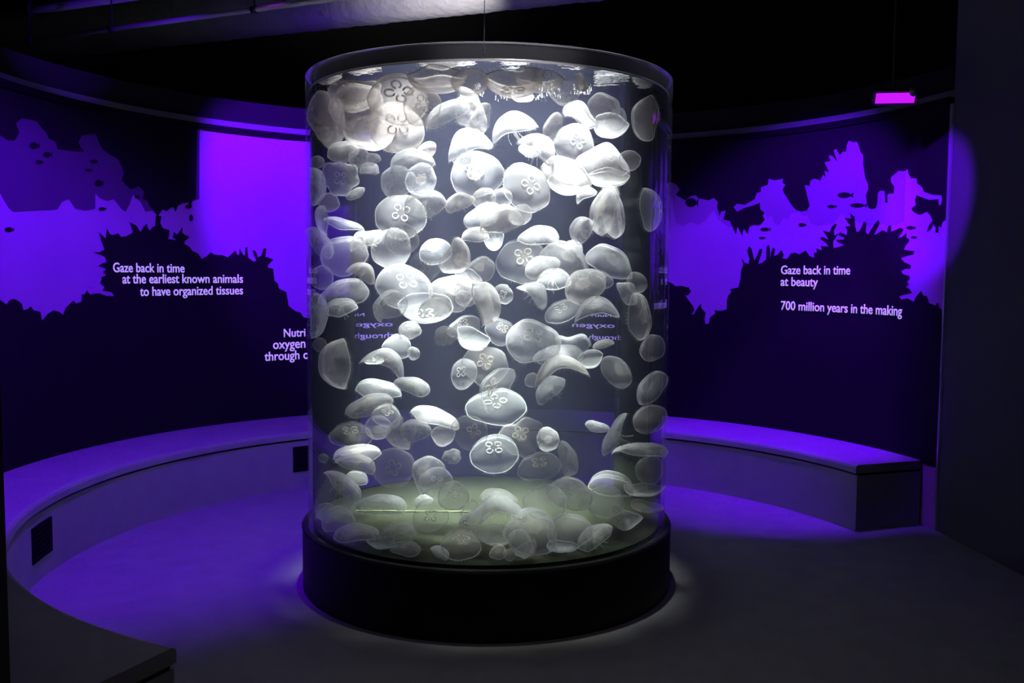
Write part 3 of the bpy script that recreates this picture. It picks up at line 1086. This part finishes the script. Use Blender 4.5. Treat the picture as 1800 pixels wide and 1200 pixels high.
# x, y, half-long px, half-short px, image angle the apex points, view (o top / u underside), shape, milkiness, flags, depth 0 front..1 back, label
# flags: R bright ring organs, r faint ones, A hanging oral arms, P cream stomach
JELLIES = [
(686,160,54,41,80,'u','d',.75,'R',.0,'grey-beige jellyfish with dark clover rings, highest ringed bell under the waterline'),
(697,224,46,43,80,'u','d',.8,'R',.04,'grey-beige jellyfish with dark clover rings, directly below the highest ringed bell'),
(781,199,41,16,120,'o','s',.9,'P',.12,'slanting grey oval jellyfish with a dark stripe along its middle, near the waterline'),
(828,195,38,23,15,'o','r',1.3,'P',.3,'brilliant white upright jellyfish with two pinkish spots, beside a small grey oval'),
(844,207,26,16,155,'o','s',.85,'',.1,'small plain grey oval jellyfish overlapping the brilliant white upright one'),
(905,143,50,24,270,'o','d',.85,'r',.03,'broad grey jellyfish hanging from the water surface with two dark spots'),
(918,170,19,10,270,'o','s',1.3,'',.35,'small bright white crescent jellyfish peeping out below the broad grey surface one'),
(993,164,27,20,280,'o','d',.75,'r',.08,'grey rounded jellyfish between two sparkling patches of the water surface'),
(1025,128,17,8,20,'o','r',1.5,'',.02,'small brilliant white scrap of a jellyfish touching the waterline'),
(1022,202,30,15,60,'u','w',1.4,'',.3,'brilliant white curled jellyfish with wavy rim below the grey rounded one'),
(1062,186,27,22,70,'o','d',.8,'',.15,'plain grey oval jellyfish below the water surface, larger of a touching pair'),
(1084,211,20,17,330,'o','d',.75,'',.1,'plain grey round jellyfish, smaller of a touching pair below the water surface'),
(1073,222,29,21,260,'o','d',.5,'',.6,'deep blue dim jellyfish half hidden behind the touching grey pair'),
(1133,190,38,22,180,'o','s',.55,'',.3,'tall dim oval jellyfish beside the violet lamp streak at the tank rim'),
(899,219,44,15,112,'o','b',1.6,'A',.35,'brilliant white saddle-shaped jellyfish alone in the dark water under the surface'),
(820,251,40,19,112,'o','b',1.4,'A',.3,'brilliant white draped jellyfish with frilly lobes above the big ringed bell'),
(811,279,16,15,240,'o','d',.95,'',.12,'small cream lobe-shaped jellyfish overlapping the top of a big ringed bell'),
(950,257,39,14,55,'o','b',1.5,'A',.28,'brilliant white boomerang-shaped jellyfish beside the brightest ringed bell'),
(932,264,20,9,80,'o','f',.9,'A',.45,'small translucent jellyfish with trailing arms tucked below the white boomerang'),
(971,224,26,15,165,'o','s',.8,'',.12,'plain grey upright oval jellyfish leaning on the brightest ringed bell'),
(1011,252,36,32,40,'u','d',.7,'R',.4,'jellyfish with the brightest glowing four-ring clover, near the tank top'),
(998,302,43,23,70,'u','s',1.35,'P',.25,'bright white lens-shaped jellyfish with a cream heart below the brightest ringed bell'),
(1062,281,45,24,80,'o','w',.95,'r',.3,'large bluish white jellyfish with wavy underside beside the bright white lens'),
(1107,282,18,22,0,'o','d',.65,'',.15,'plain grey round jellyfish at the end of the large bluish white one'),
(1003,324,40,17,270,'u','s',.45,'R',.6,'dim jellyfish with two gold rings half hidden under the bright white lens'),
(1070,314,34,15,270,'u','s',.45,'',.6,'dim blue bowl-shaped jellyfish under the large bluish white one'),
(1028,340,21,9,120,'o','b',.65,'',.5,'small blue-grey crescent jellyfish beside a tall brown-hearted bell'),
(1079,368,45,17,12,'o','s',.6,'',.4,'tall dim half-bell behind the brown-hearted jellyfish'),
(1060,368,42,21,165,'o','d',.75,'P',.2,'tall translucent jellyfish with a brownish heart, tilted on its edge'),
(1145,366,36,18,10,'o','s',.5,'',.35,'tall dim violet-tinted jellyfish close to the acrylic, level with the brown-hearted one'),
(1021,404,26,19,150,'o','c',.9,'A',.25,'milky hood-shaped jellyfish joined to the foot of the brown-hearted one'),
(1010,436,18,12,60,'o','d',.75,'',.3,'small milky tube-like jellyfish below the hood-shaped one'),
(946,413,35,16,97,'o','s',.9,'',.2,'smooth milky saucer jellyfish just above a nearly clear clover-ringed bell'),
(921,459,45,39,90,'u','d',.35,'RP',.3,'nearly clear jellyfish with a detailed golden clover and crisp white rim'),
(952,467,30,17,110,'o','s',1.1,'',.12,'bright milky lobe overlapping the rim of the nearly clear clover-ringed bell'),
(996,455,43,27,60,'o','d',.7,'P',.25,'large peach-hearted jellyfish leaning behind a bright milky lobe'),
(972,490,29,18,92,'o','d',.5,'A',.45,'dim jellyfish with white finger-like arms showing through its bell'),
(945,512,31,14,28,'o','g',1.25,'A',.15,'bright white ragged jellyfish with torn frilly arms, steeply tilted'),
(1074,459,41,25,60,'o','s',.55,'P',.35,'large blue-grey oval jellyfish alone in dark water, tilted like a lens'),
(1055,489,22,14,70,'o','s',.6,'R',.3,'small jellyfish with two short orange arcs on its back'),
(1028,502,36,29,130,'o','d',.75,'P',.12,'broad grey-green jellyfish in front of the one with orange arcs'),
(1119,497,18,20,100,'o','d',.6,'',.3,'olive-grey rounded jellyfish with a faint reddish spot'),
(1104,513,22,14,40,'o','w',.5,'',.55,'dim bluish ragged jellyfish behind the olive-grey rounded one'),
(1127,556,40,18,5,'o','s',.55,'P',.3,'tall olive-grey slab-like jellyfish standing on edge'),
(988,547,30,19,110,'u','s',.55,'R',.3,'dim jellyfish with three pale crescent rings, beside the blue lettering glow'),
(1046,541,38,14,100,'o','b',.65,'P',.2,'long brownish jellyfish with a pointed tail beside the three-crescent one'),
(937,598,45,37,85,'o','d',.85,'r',.12,'largest milky green jellyfish in mid tank, a broad blunt dome'),
(1008,600,32,14,80,'o','w',.75,'',.3,'wavy-topped jellyfish with a thin white rim behind the blunt dome'),
(980,623,41,17,95,'o','s',.8,'P',.12,'brownish flat-lying jellyfish in a stack below the wavy-topped one'),
(983,644,48,12,102,'o','b',.95,'',.06,'long narrow cream jellyfish, lowest in the stack beside the blunt dome'),
(1060,604,18,7,105,'o','f',.75,'P',.3,'tiny slender jellyfish alone in the dark water'),
(1039,631,20,16,280,'o','d',.4,'',.6,'dark blue dim jellyfish behind the tip of the long narrow cream one'),
(1084,651,33,20,40,'o','s',.65,'P',.25,'lone violet-grey oval jellyfish with a cream spot, tilted downward'),
(935,668,14,14,270,'o','c',.75,'',.2,'small round pinkish jellyfish dangling under the long narrow cream one'),
(965,682,31,16,130,'o','s',.9,'A',.22,'pale green oval jellyfish with tattered arms below the stack'),
(853,641,38,35,90,'u','d',.65,'RP',.15,'pale ringed bell with a cream four-loop clover in mid tank'),
(815,656,26,22,150,'u','d',.55,'R',.35,'smaller ringed bell peeping out beside the pale ringed bell in mid tank'),
(871,683,43,23,155,'u','s',.65,'RP',.25,'tilted ringed bell standing on edge below the pale ringed bell'),
(871,714,50,31,90,'u','s',.35,'R',.55,'wide nearly clear jellyfish with dim green rings below the tilted bell'),
(783,590,21,17,90,'o','c',1.0,'AP',.08,'small bright domed jellyfish swimming upright with two streaming arms'),
(815,573,28,18,115,'o','s',.7,'R',.3,'greenish jellyfish with gold ring marks behind the small bright dome'),
(829,596,30,18,250,'o','d',.4,'',.65,'dim dark green jellyfish behind the small bright upright dome'),
(880,581,27,21,60,'o','d',.65,'RP',.25,'jellyfish with a pinkish knotted heart at the foot of the milky column'),
(859,530,43,19,15,'o','c',1.05,'P',.1,'tall milky column-like jellyfish folded like a tube in mid tank'),
(884,517,17,22,0,'u','d',.45,'R',.45,'small clear ringed jellyfish tucked behind the milky column'),
(845,472,25,20,120,'o','d',.65,'P',.3,'grey-green veined oval jellyfish above the milky column'),
(823,490,24,14,250,'o','s',.45,'',.55,'dim sliver of a jellyfish under the veined oval one'),
(794,513,38,30,80,'o','d',.8,'P',.18,'broad milky dome jellyfish with a cream heart, left of the milky column'),
(819,523,17,24,340,'o','g',.7,'A',.3,'folded flap-like jellyfish with hanging threads between dome and column'),
(764,541,29,16,95,'o','s',.95,'',.06,'smooth cream saucer jellyfish with a tiny sparkle on its rim'),
(746,542,48,25,270,'u','s',.45,'R',.35,'large clear upturned jellyfish with two white rings behind the cream saucer'),
(685,534,31,22,120,'o','d',.8,'P',.1,'beige rounded jellyfish with a bulging shoulder above the blue lettering'),
(664,549,17,8,190,'o','f',1.1,'',.05,'small bright tip-shaped jellyfish under the beige rounded one'),
(712,503,47,38,75,'o','d',.7,'r',.3,'very large pale lilac jellyfish behind the beige rounded one'),
(638,477,28,12,65,'o','b',.95,'A',.15,'bright bent-tailed saucer jellyfish in the violet-lit side'),
(603,514,41,23,105,'o','s',.75,'P',.12,'large lilac-grey tilted oval jellyfish below the bent-tailed saucer'),
(599,538,27,14,100,'o','d',.7,'A',.2,'lilac jellyfish with two hanging threads under the large tilted oval'),
(556,488,20,22,0,'o','d',.6,'',.4,'round violet-tinted jellyfish pressed near the acrylic beside a blue glint'),
(558,556,40,14,355,'o','s',.75,'P',.4,'tall pointed leaf-shaped jellyfish close to the acrylic'),
(553,606,12,17,40,'o','d',.65,'P',.5,'small dim jellyfish below the tall pointed leaf-shaped one'),
(588,640,41,27,185,'o','d',.8,'P',.2,'large lilac upright jellyfish with cream heart and notched lower corner'),
(678,632,39,14,70,'o','b',.9,'P',.15,'long pale slipper-shaped jellyfish sloping down in mid tank'),
(698,608,25,20,80,'o','d',.5,'',.45,'dim bluish jellyfish behind the long pale slipper'),
(719,581,21,16,110,'u','c',.85,'',.2,'small open-mouthed bell over the blue lettering glow'),
(727,621,11,18,0,'o','s',.8,'',.4,'small yellow-green jellyfish behind the heel of the pale slipper'),
(657,634,17,7,270,'u','f',.5,'A',.5,'thin clear flap-like jellyfish under the toe of the pale slipper'),
(725,676,32,13,78,'o','s',.85,'P',.15,'small neat bluish white saucer jellyfish below the pale slipper'),
(667,682,40,15,83,'o','s',.7,'P',.3,'dim olive saucer jellyfish, upper of two stacked like plates'),
(649,711,42,17,105,'o','s',.8,'P',.12,'pale green saucer jellyfish with white scalloped rim, lower of two stacked'),
(680,729,25,19,80,'o','d',.5,'R',.4,'clear dome jellyfish with small white rings under the pale green saucer'),
(665,752,23,20,250,'u','d',.7,'P',.25,'jellyfish showing a dark round mouth beside a kidney-shaped one'),
(699,763,30,15,195,'o','b',.95,'',.1,'smooth mint kidney-shaped jellyfish standing upright'),
(729,755,28,18,92,'o','d',.85,'A',.08,'plain beige-green oval jellyfish beside the mint kidney shape'),
(779,766,21,17,270,'o','d',.75,'',.15,'plain beige-green round jellyfish touching a clover-ringed bell'),
(768,731,42,13,70,'o','s',1.0,'P',.3,'long yellow-green glowing jellyfish sloping above the plain round one'),
(828,760,32,29,30,'o','d',.65,'R',.1,'tidy round bell with pale four-petal clover right of the yellow-green one'),
(616,763,38,20,92,'u','s',.4,'RP',.2,'clear lens-shaped jellyfish with a golden four-petal flower'),
(628,794,40,13,95,'o','s',.6,'P',.45,'yellow-tipped jellyfish just below the golden flower one'),
(627,812,34,14,80,'o','s',.7,'',.25,'blue-grey long oval jellyfish beside a big frosted clover bell'),
(606,851,37,14,48,'o','s',.7,'AP',.2,'bluish capsule-like jellyfish sloping downward, with small trailing arms'),
(628,839,20,11,80,'o','s',.6,'',.5,'small green oval jellyfish behind the bluish capsule'),
(691,822,35,36,70,'o','d',.7,'R',.12,'big frosted bell with a pink-tinged clover in the lower tank'),
(746,832,34,27,125,'o','g',.75,'P',.15,'pointed mint jellyfish with a peach heart overlapping a ringed bell'),
(766,850,29,28,60,'u','d',.5,'R',.35,'green bell with gold curled rings behind the pointed mint one'),
(798,870,27,24,60,'o','d',.65,'r',.1,'plain grey-green disc jellyfish in the lower tank'),
(795,801,16,12,100,'o','r',.9,'',.15,'tiny pale pebble-shaped jellyfish alone between ringed bells'),
(669,884,44,15,90,'o','s',.7,'P',.25,'long green lozenge-shaped jellyfish just above the tank floor seam'),
(757,906,29,29,300,'u','d',.5,'R',.2,'green bell with two white rings and a sharp broken corner'),
(744,879,17,9,100,'o','f',.6,'',.35,'small pinkish flap-like jellyfish over the broken-cornered bell'),
(583,913,28,21,110,'o','d',.7,'P',.2,'pale bluish mound-like jellyfish near the base lip by the violet floor'),
(563,931,20,15,160,'o','g',.6,'',.3,'faint torn jellyfish pressed into the corner of base and acrylic'),
(614,938,42,14,90,'o','s',.75,'P',.08,'long pale jellyfish with two yellow marks just above the base lip'),
(698,938,32,18,100,'o','d',.75,'P',.12,'pale green egg-shaped jellyfish close above the base lip'),
(663,957,23,10,270,'o','s',.75,'',.05,'green bowl-shaped jellyfish under the egg-shaped one'),
(832,918,35,25,200,'u','d',.45,'R',.3,'clear green jellyfish with two bright white rings and a straight white edge'),
(866,894,56,12,95,'o','w',.9,'',.15,'longest pale mint jellyfish, stretched flat above the clear green rings'),
(881,872,32,12,75,'o','s',.7,'P',.4,'green sloping saucer jellyfish behind the longest mint one'),
(808,968,36,25,90,'o','d',.7,'RP',.03,'green dome jellyfish resting at the bottom with faint clover'),
(772,986,18,9,60,'o','s',1.0,'',.02,'small yellowish jellyfish touching the base lip beside the bottom dome'),
(707,988,27,11,90,'o','s',.6,'',.02,'faint green cap-shaped jellyfish half sunk behind the base lip'),
(876,971,15,12,90,'o','d',.7,'P',.06,'tiny round green jellyfish beside the bottom dome'),
(896,982,11,10,40,'o','d',.7,'',.03,'smallest mint round jellyfish at the base lip'),
(872,940,32,19,270,'o','s',.5,'',.25,'dim dark green bowl-shaped jellyfish above the tiny round one'),
(868,796,42,32,90,'u','d',.35,'R',.5,'nearly clear dark bell with four grey rings in a square'),
(916,767,37,32,100,'o','r',.75,'RP',.15,'broad angular jellyfish with pale yellow heart, right of the tidy clover bell'),
(949,818,36,24,100,'o','s',.65,'RP',.12,'mint lens-shaped jellyfish with a bright gold clover'),
(963,772,20,26,20,'o','d',.6,'P',.4,'cream-marked jellyfish behind the broad angular one'),
(1000,805,32,14,15,'o','s',.75,'',.2,'plain half-moon jellyfish standing upright beside the gold clover'),
(1001,866,38,27,80,'u','s',.8,'',.2,'bowl-shaped jellyfish with a bright white lower rim'),
(958,881,36,31,100,'o','d',.65,'P',.15,'hazy green jellyfish with a pinkish round heart in the lower tank'),
(1077,762,39,9,152,'o','f',1.0,'A',.2,'slim bright blade-like jellyfish standing diagonally in dark water'),
(1050,748,22,8,75,'o','f',.6,'P',.35,'short green-tinged wing-like jellyfish crossing the slim blade'),
(1141,735,29,24,120,'o','d',.6,'P',.35,'blue-grey folded jellyfish next to the acrylic, above the long flat one'),
(1143,681,35,18,140,'o','s',.6,'P',.35,'blue-grey slanting jellyfish near the acrylic above the folded one'),
(1145,611,25,19,150,'o','d',.5,'',.4,'dim blue jellyfish with a thin white rim, near the acrylic'),
(1126,788,45,10,88,'o','f',.6,'',.4,'long flat dim green jellyfish reaching the acrylic'),
(1144,826,24,26,70,'o','d',.5,'P',.4,'faint round jellyfish near the acrylic below the long flat one'),
(1073,849,38,21,85,'o','d',.4,'',.45,'dim dome jellyfish with a hairline white rim in the lower tank'),
(1064,880,33,27,80,'o','d',.6,'',.2,'broad plain green jellyfish in front of the hairline-rimmed dome'),
(1133,862,36,10,270,'o','f',.5,'',.4,'dim flat dish-like jellyfish near the acrylic low in the tank'),
(1139,892,28,9,265,'o','f',.45,'',.35,'dim lowest dish-like jellyfish near the acrylic'),
(1099,912,27,17,250,'o','b',.8,'P',.15,'mint cupped jellyfish curling upward with a pink spot'),
(936,934,48,38,80,'o','d',.7,'P',.1,'largest hazy green jellyfish in the crowd at the tank bottom'),
(920,962,24,27,300,'o','g',.75,'',.05,'pale square-shouldered jellyfish below the largest hazy green one'),
(1001,932,40,30,100,'o','d',.65,'',.12,'hazy green plain jellyfish joined to the crowd at the tank bottom'),
(1052,957,33,17,125,'o','s',.8,'PA',.04,'green oval jellyfish with a bright yellow heart close to the base lip'),
(927,984,20,12,300,'o','r',.7,'A',.02,'pale ragged jellyfish nearest the base lip at the crowd'),
(993,965,26,9,270,'o','s',.7,'',.06,'pale rim of a bowl-shaped jellyfish under the crowd at the bottom'),
(578,196,46,29,8,'o','d',.75,'',.25,'plain grey jellyfish in the surface cluster, closest to the violet-lit side'),
(622,184,46,38,100,'o','d',.75,'',.2,'large plain grey jellyfish in the middle of the surface cluster'),
(569,236,13,20,0,'o','s',.7,'',.35,'small narrow grey jellyfish hanging below the violet side of the surface cluster'),
(648,236,42,28,270,'o','d',.75,'',.15,'broad plain grey jellyfish along the lower edge of the surface cluster'),
(742,185,34,33,40,'o','d',.75,'r',.14,'grey-beige jellyfish with a dark smudge beside the highest ringed bell'),
(606,160,46,26,270,'o','d',.75,'',.04,'plain grey jellyfish flattened under the waterline on the violet side'),
(762,134,50,20,270,'o','d',.8,'',.02,'brownish grey jellyfish flattened under the brightest part of the waterline'),
(825,142,31,24,280,'o','d',.85,'',.03,'brownish grey jellyfish hanging beside the broad two-spotted one'),
(952,132,40,19,265,'o','d',.75,'',.02,'olive-grey jellyfish flattened under the waterline above the sparkling patches'),
(602,265,26,17,100,'o','d',.95,'P',.15,'peach-tinted rounded jellyfish below the surface cluster'),
(630,276,19,15,120,'o','d',.85,'',.12,'plain pale jellyfish touching the peach-tinted one'),
(656,278,13,9,95,'o','d',1.0,'',.1,'tiny round cream jellyfish sitting on a tiny blue dome'),
(649,295,19,9,90,'o','c',1.0,'',.15,'tiny bluish white dome jellyfish under the tiny cream one'),
(598,313,30,40,80,'o','r',.75,'r',.15,'large pinkish jellyfish with ragged outline and dim reddish rings'),
(624,339,17,8,120,'o','f',.8,'',.2,'pale tongue-shaped jellyfish sticking out from the large pinkish one'),
(557,327,33,13,0,'o','s',.85,'P',.4,'tall cream half-moon jellyfish near the acrylic on the violet side'),
(578,356,17,22,20,'o','d',.7,'P',.3,'lilac jellyfish with a pinkish knot below the large pinkish one'),
(565,387,25,10,185,'o','s',.9,'',.2,'small upright bean-shaped lilac jellyfish'),
(552,284,12,10,90,'o','d',.5,'',.5,'dim violet round jellyfish above the tall cream half-moon'),
(699,318,29,27,100,'o','d',.9,'',.12,'pale cream disc jellyfish, left of an overlapping pair'),
(740,316,27,28,60,'o','d',.85,'P',.22,'pale cream disc jellyfish, right of an overlapping pair'),
(725,281,37,19,95,'o','d',1.05,'P',.1,'cream sprawling jellyfish with lacy folds above the overlapping pair'),
(750,262,16,24,30,'o','g',1.2,'A',.35,'bright white tattered jellyfish behind the sprawling lacy one'),
(747,356,37,22,105,'o','d',.9,'A',.08,'smooth milky egg-shaped jellyfish with trailing arms'),
(704,380,42,39,80,'u','d',.5,'R',.25,'large lilac see-through bell with small white rings'),
(706,420,28,34,60,'o','d',.9,'P',.06,'smooth cream rounded jellyfish in front of the lilac see-through bell'),
(688,437,34,36,70,'o','d',.55,'',.4,'dim lilac jellyfish behind the smooth cream rounded one'),
(562,425,31,14,35,'o','s',.7,'P',.35,'slanting violet-tinted jellyfish with a pale knot near the acrylic'),
(604,446,42,31,100,'o','d',.65,'',.2,'large hazy lilac jellyfish with a glassy white tube above it'),
(641,419,30,13,120,'o','w',.9,'A',.3,'glassy white tube-like jellyfish rising toward the lilac bell'),
(606,392,34,7,75,'o','f',.45,'',.5,'dim thin streak-like jellyfish in the violet dark water'),
(837,306,44,40,110,'u','d',.65,'RP',.2,'big clear bell with four cream rings, left of two big bright bells'),
(927,330,43,38,40,'u','d',.75,'R',.15,'big clear bell with four compact cream rings, right of two big bright bells'),
(807,354,26,14,112,'o','s',.95,'A',.1,'milky slipper jellyfish with trailing arms under the big clear bell'),
(851,350,20,25,10,'o','d',.95,'',.12,'milky upright lobe overlapping the foot of the big clear bell'),
(882,350,18,20,60,'o','d',.5,'',.4,'dim clear jellyfish between the two big bright bells'),
(847,377,34,17,115,'o','s',1.4,'A',.3,'brilliant white tilted jellyfish behind a milky front oval'),
(880,385,37,24,105,'o','d',1.0,'',.06,'milky front oval jellyfish below the two big bright bells'),
(915,379,22,16,300,'o','s',1.3,'',.3,'bright white rounded tip showing behind the milky front oval'),
(836,412,24,12,95,'o','s',.9,'',.15,'small milky cap-shaped jellyfish below the brilliant white tilted one'),
(871,425,20,15,270,'o','g',.4,'A',.45,'dim boxy jellyfish with ragged edge under the milky front oval'),
(747,468,27,31,80,'u','d',.6,'R',.06,'crisp-rimmed bell with small rosy rings beside a white glint'),
(764,441,29,21,100,'o','d',.6,'RP',.3,'golden-ringed jellyfish behind the crisp-rimmed bell'),
(803,453,35,21,335,'o','b',1.05,'P',.12,'bright cream crescent-shaped jellyfish curling upward'),
(546,806,8,22,0,'o','s',.6,'',.5,'sliver of a pale jellyfish at the acrylic above the lit floor'),
]

order = sorted(range(len(JELLIES)), key=lambda i: JELLIES[i][9])
for i in order:
    set_jelly(i, *JELLIES[i])

# ------------------------------------------------------------------ overhead: duct, pipes, lamps, wire
def along(p, q, z):
    return at_height(p[0], p[1], z), at_height(q[0], q[1], z)


pa, pb = along((67, 104), (1040, 0), 3.6)
dd = (pb - pa).normalized()
pa, pb = pa - dd * .9, pb + dd * 1.4
dz = Vector((0, 0, .24))
bm = bmesh.new()
nseg = 140
pts = [pa + (pb - pa) * (k / nseg) + dz for k in range(nseg + 1)]
tube_bm(pts, .24, 40, bm, radii=[.24 + .004 * (k % 2) + .006 * noise.noise(Vector((k * .3, 0, 0))) for k in range(nseg + 1)])
duct = obj('air_duct', bm, M['duct'])
tag(duct, 'silver foil ventilation duct crossing the black ceiling above the tank', 'duct')


def pipe(name, label, p, q, z, r, ext=(.6, .6), group=None, brackets=()):
    a, b = along(p, q, z)
    d = (b - a).normalized()
    a2, b2 = a - d * ext[0], b + d * ext[1]
    t = thing(name, label, 'pipe', a2, group)
    o = obj('tube', tube_bm([(0, 0, 0), b2 - a2], r, 14), M['pipe'], t)
    for k in brackets:
        c = (b - a) * k + (a - a2)
        bm = tube_bm([(c.x, c.y, c.z + .0), (c.x, c.y, CEIL - z)], .006, 8)
        tube_bm([c - d * .02, c + d * .02], r * 1.5, 14, bm)
        obj('hanger', bm, M['fixture'], t)
    return t


pipe('ceiling_pipe', 'thin violet-lit pipe running along the black ceiling', (0, 78), (520, 7), 3.3, .016, brackets=(.12, .42, .88))
pipe('ceiling_pipe', 'dim upper pipe in the top corner of the black ceiling', (0, 27), (190, 0), 3.55, .03, brackets=(.3,))


def track_lamp(label, px, py, z, aim, size, power):
    P = at_height(px, py, z)
    t = thing('track_lamp', label, 'lamp', P)
    dirn = (Vector(aim) - P).normalized()
    rot = dirn.to_track_quat('-Z', 'Y').to_matrix().to_4x4()
    L, W = size
    bm = bmesh.new()
    # open-fronted box housing
    bmesh.ops.create_cube(bm, size=1)
    for v in bm.verts:
        v.co = Vector((v.co.x * L, v.co.y * W, v.co.z * W * .8 + W * .4))
    front = [f for f in bm.faces if f.normal.z < -.5]
    r = bmesh.ops.inset_region(bm, faces=front, thickness=.008, depth=-.02)
    bmesh.ops.bevel(bm, geom=[e for e in bm.edges if e.calc_length() > W * .7], offset=.004, segments=1, affect='EDGES')
    bm.transform(rot)
    obj('housing', bm, M['fixture'], t, smooth=False)
    bm = box_bm(-L / 2 + .012, L / 2 - .012, -W / 2 + .012, W / 2 - .012, .004, .012)
    bm.transform(rot)
    o = obj('lens', bm, M['lens'], t, smooth=False)
    o['label'] = 'glowing violet lens'
    yoke = rot @ Vector((0, 0, W * .8))
    bm = tube_bm([yoke, yoke + Vector((0, 0, .12)), (yoke.x, yoke.y, CEIL - P.z)], .010, 10)
    obj('stem', bm, M['fixture'], t)
    bm = tube_bm([(0, 0, 0), (0, 0, .05)], .02, 12)
    bm.transform(rot @ Matrix.Translation((-L * .38, W * .42, -.02)))
    obj('knob', bm, M['pipe'], t)
    return t


LP = at_height(1574, 173, 2.72)
track_lamp('violet floodlight under the ceiling at the end of the mural wall', 1574, 173, 2.72, (LP.x - .12, LP.y - .8, LP.z - .40), (.25, .085), 0)
track_lamp('violet floodlight above the thin pipe at the top of the photo', 482, -6, 3.35, (-1.9, 7.5, 1.6), (.14, .12), 0)

# wire hanging over the rim
a = at_height(851, 86, 2.60)
a = EYE + ray(851, 88) * ((TC.y - TR + .01 - EYE.y) / ray(851, 88).y)
t = thing('hanging_wire', 'thin pale wire hanging straight down over the tank rim', 'wire', a)
obj('strand', tube_bm([(0, 0, 0), (.001, 0, .4), (0, 0, CEIL - a.z)], .0016, 6), M['trim'], t)
obj('weight', tube_bm([(0, 0, -.012), (0, 0, .012)], .003, 8), M['trim'], t)

# froth glinting where the lamp meets the surface
rn = random.Random(11)
bm = bmesh.new()
for (x0, x1, y0, y1, nb) in ((945, 985, 148, 172, 70), (1002, 1040, 150, 166, 60), (870, 960, 168, 178, 30), (830, 850, 150, 172, 25)):
    for k in range(nb):
        P = at_height(rn.uniform(x0, x1), rn.uniform(y0, y1), T_WATER - .004)
        if (P.xy - TC.xy).length > TI - .02:
            continue
        mt = Matrix.Translation(P - Vector((TC.x, TC.y, 0))) @ Matrix.Scale(rn.uniform(.0015, .004), 4)
        bmesh.ops.create_icosphere(bm, subdivisions=1, radius=1, matrix=mt)
fo = obj('surface_froth', bm, M['margin'], loc=(TC.x, TC.y, 0))
tag(fo, 'sparkling froth of tiny bubbles on the water surface', 'bubbles', kind='stuff')
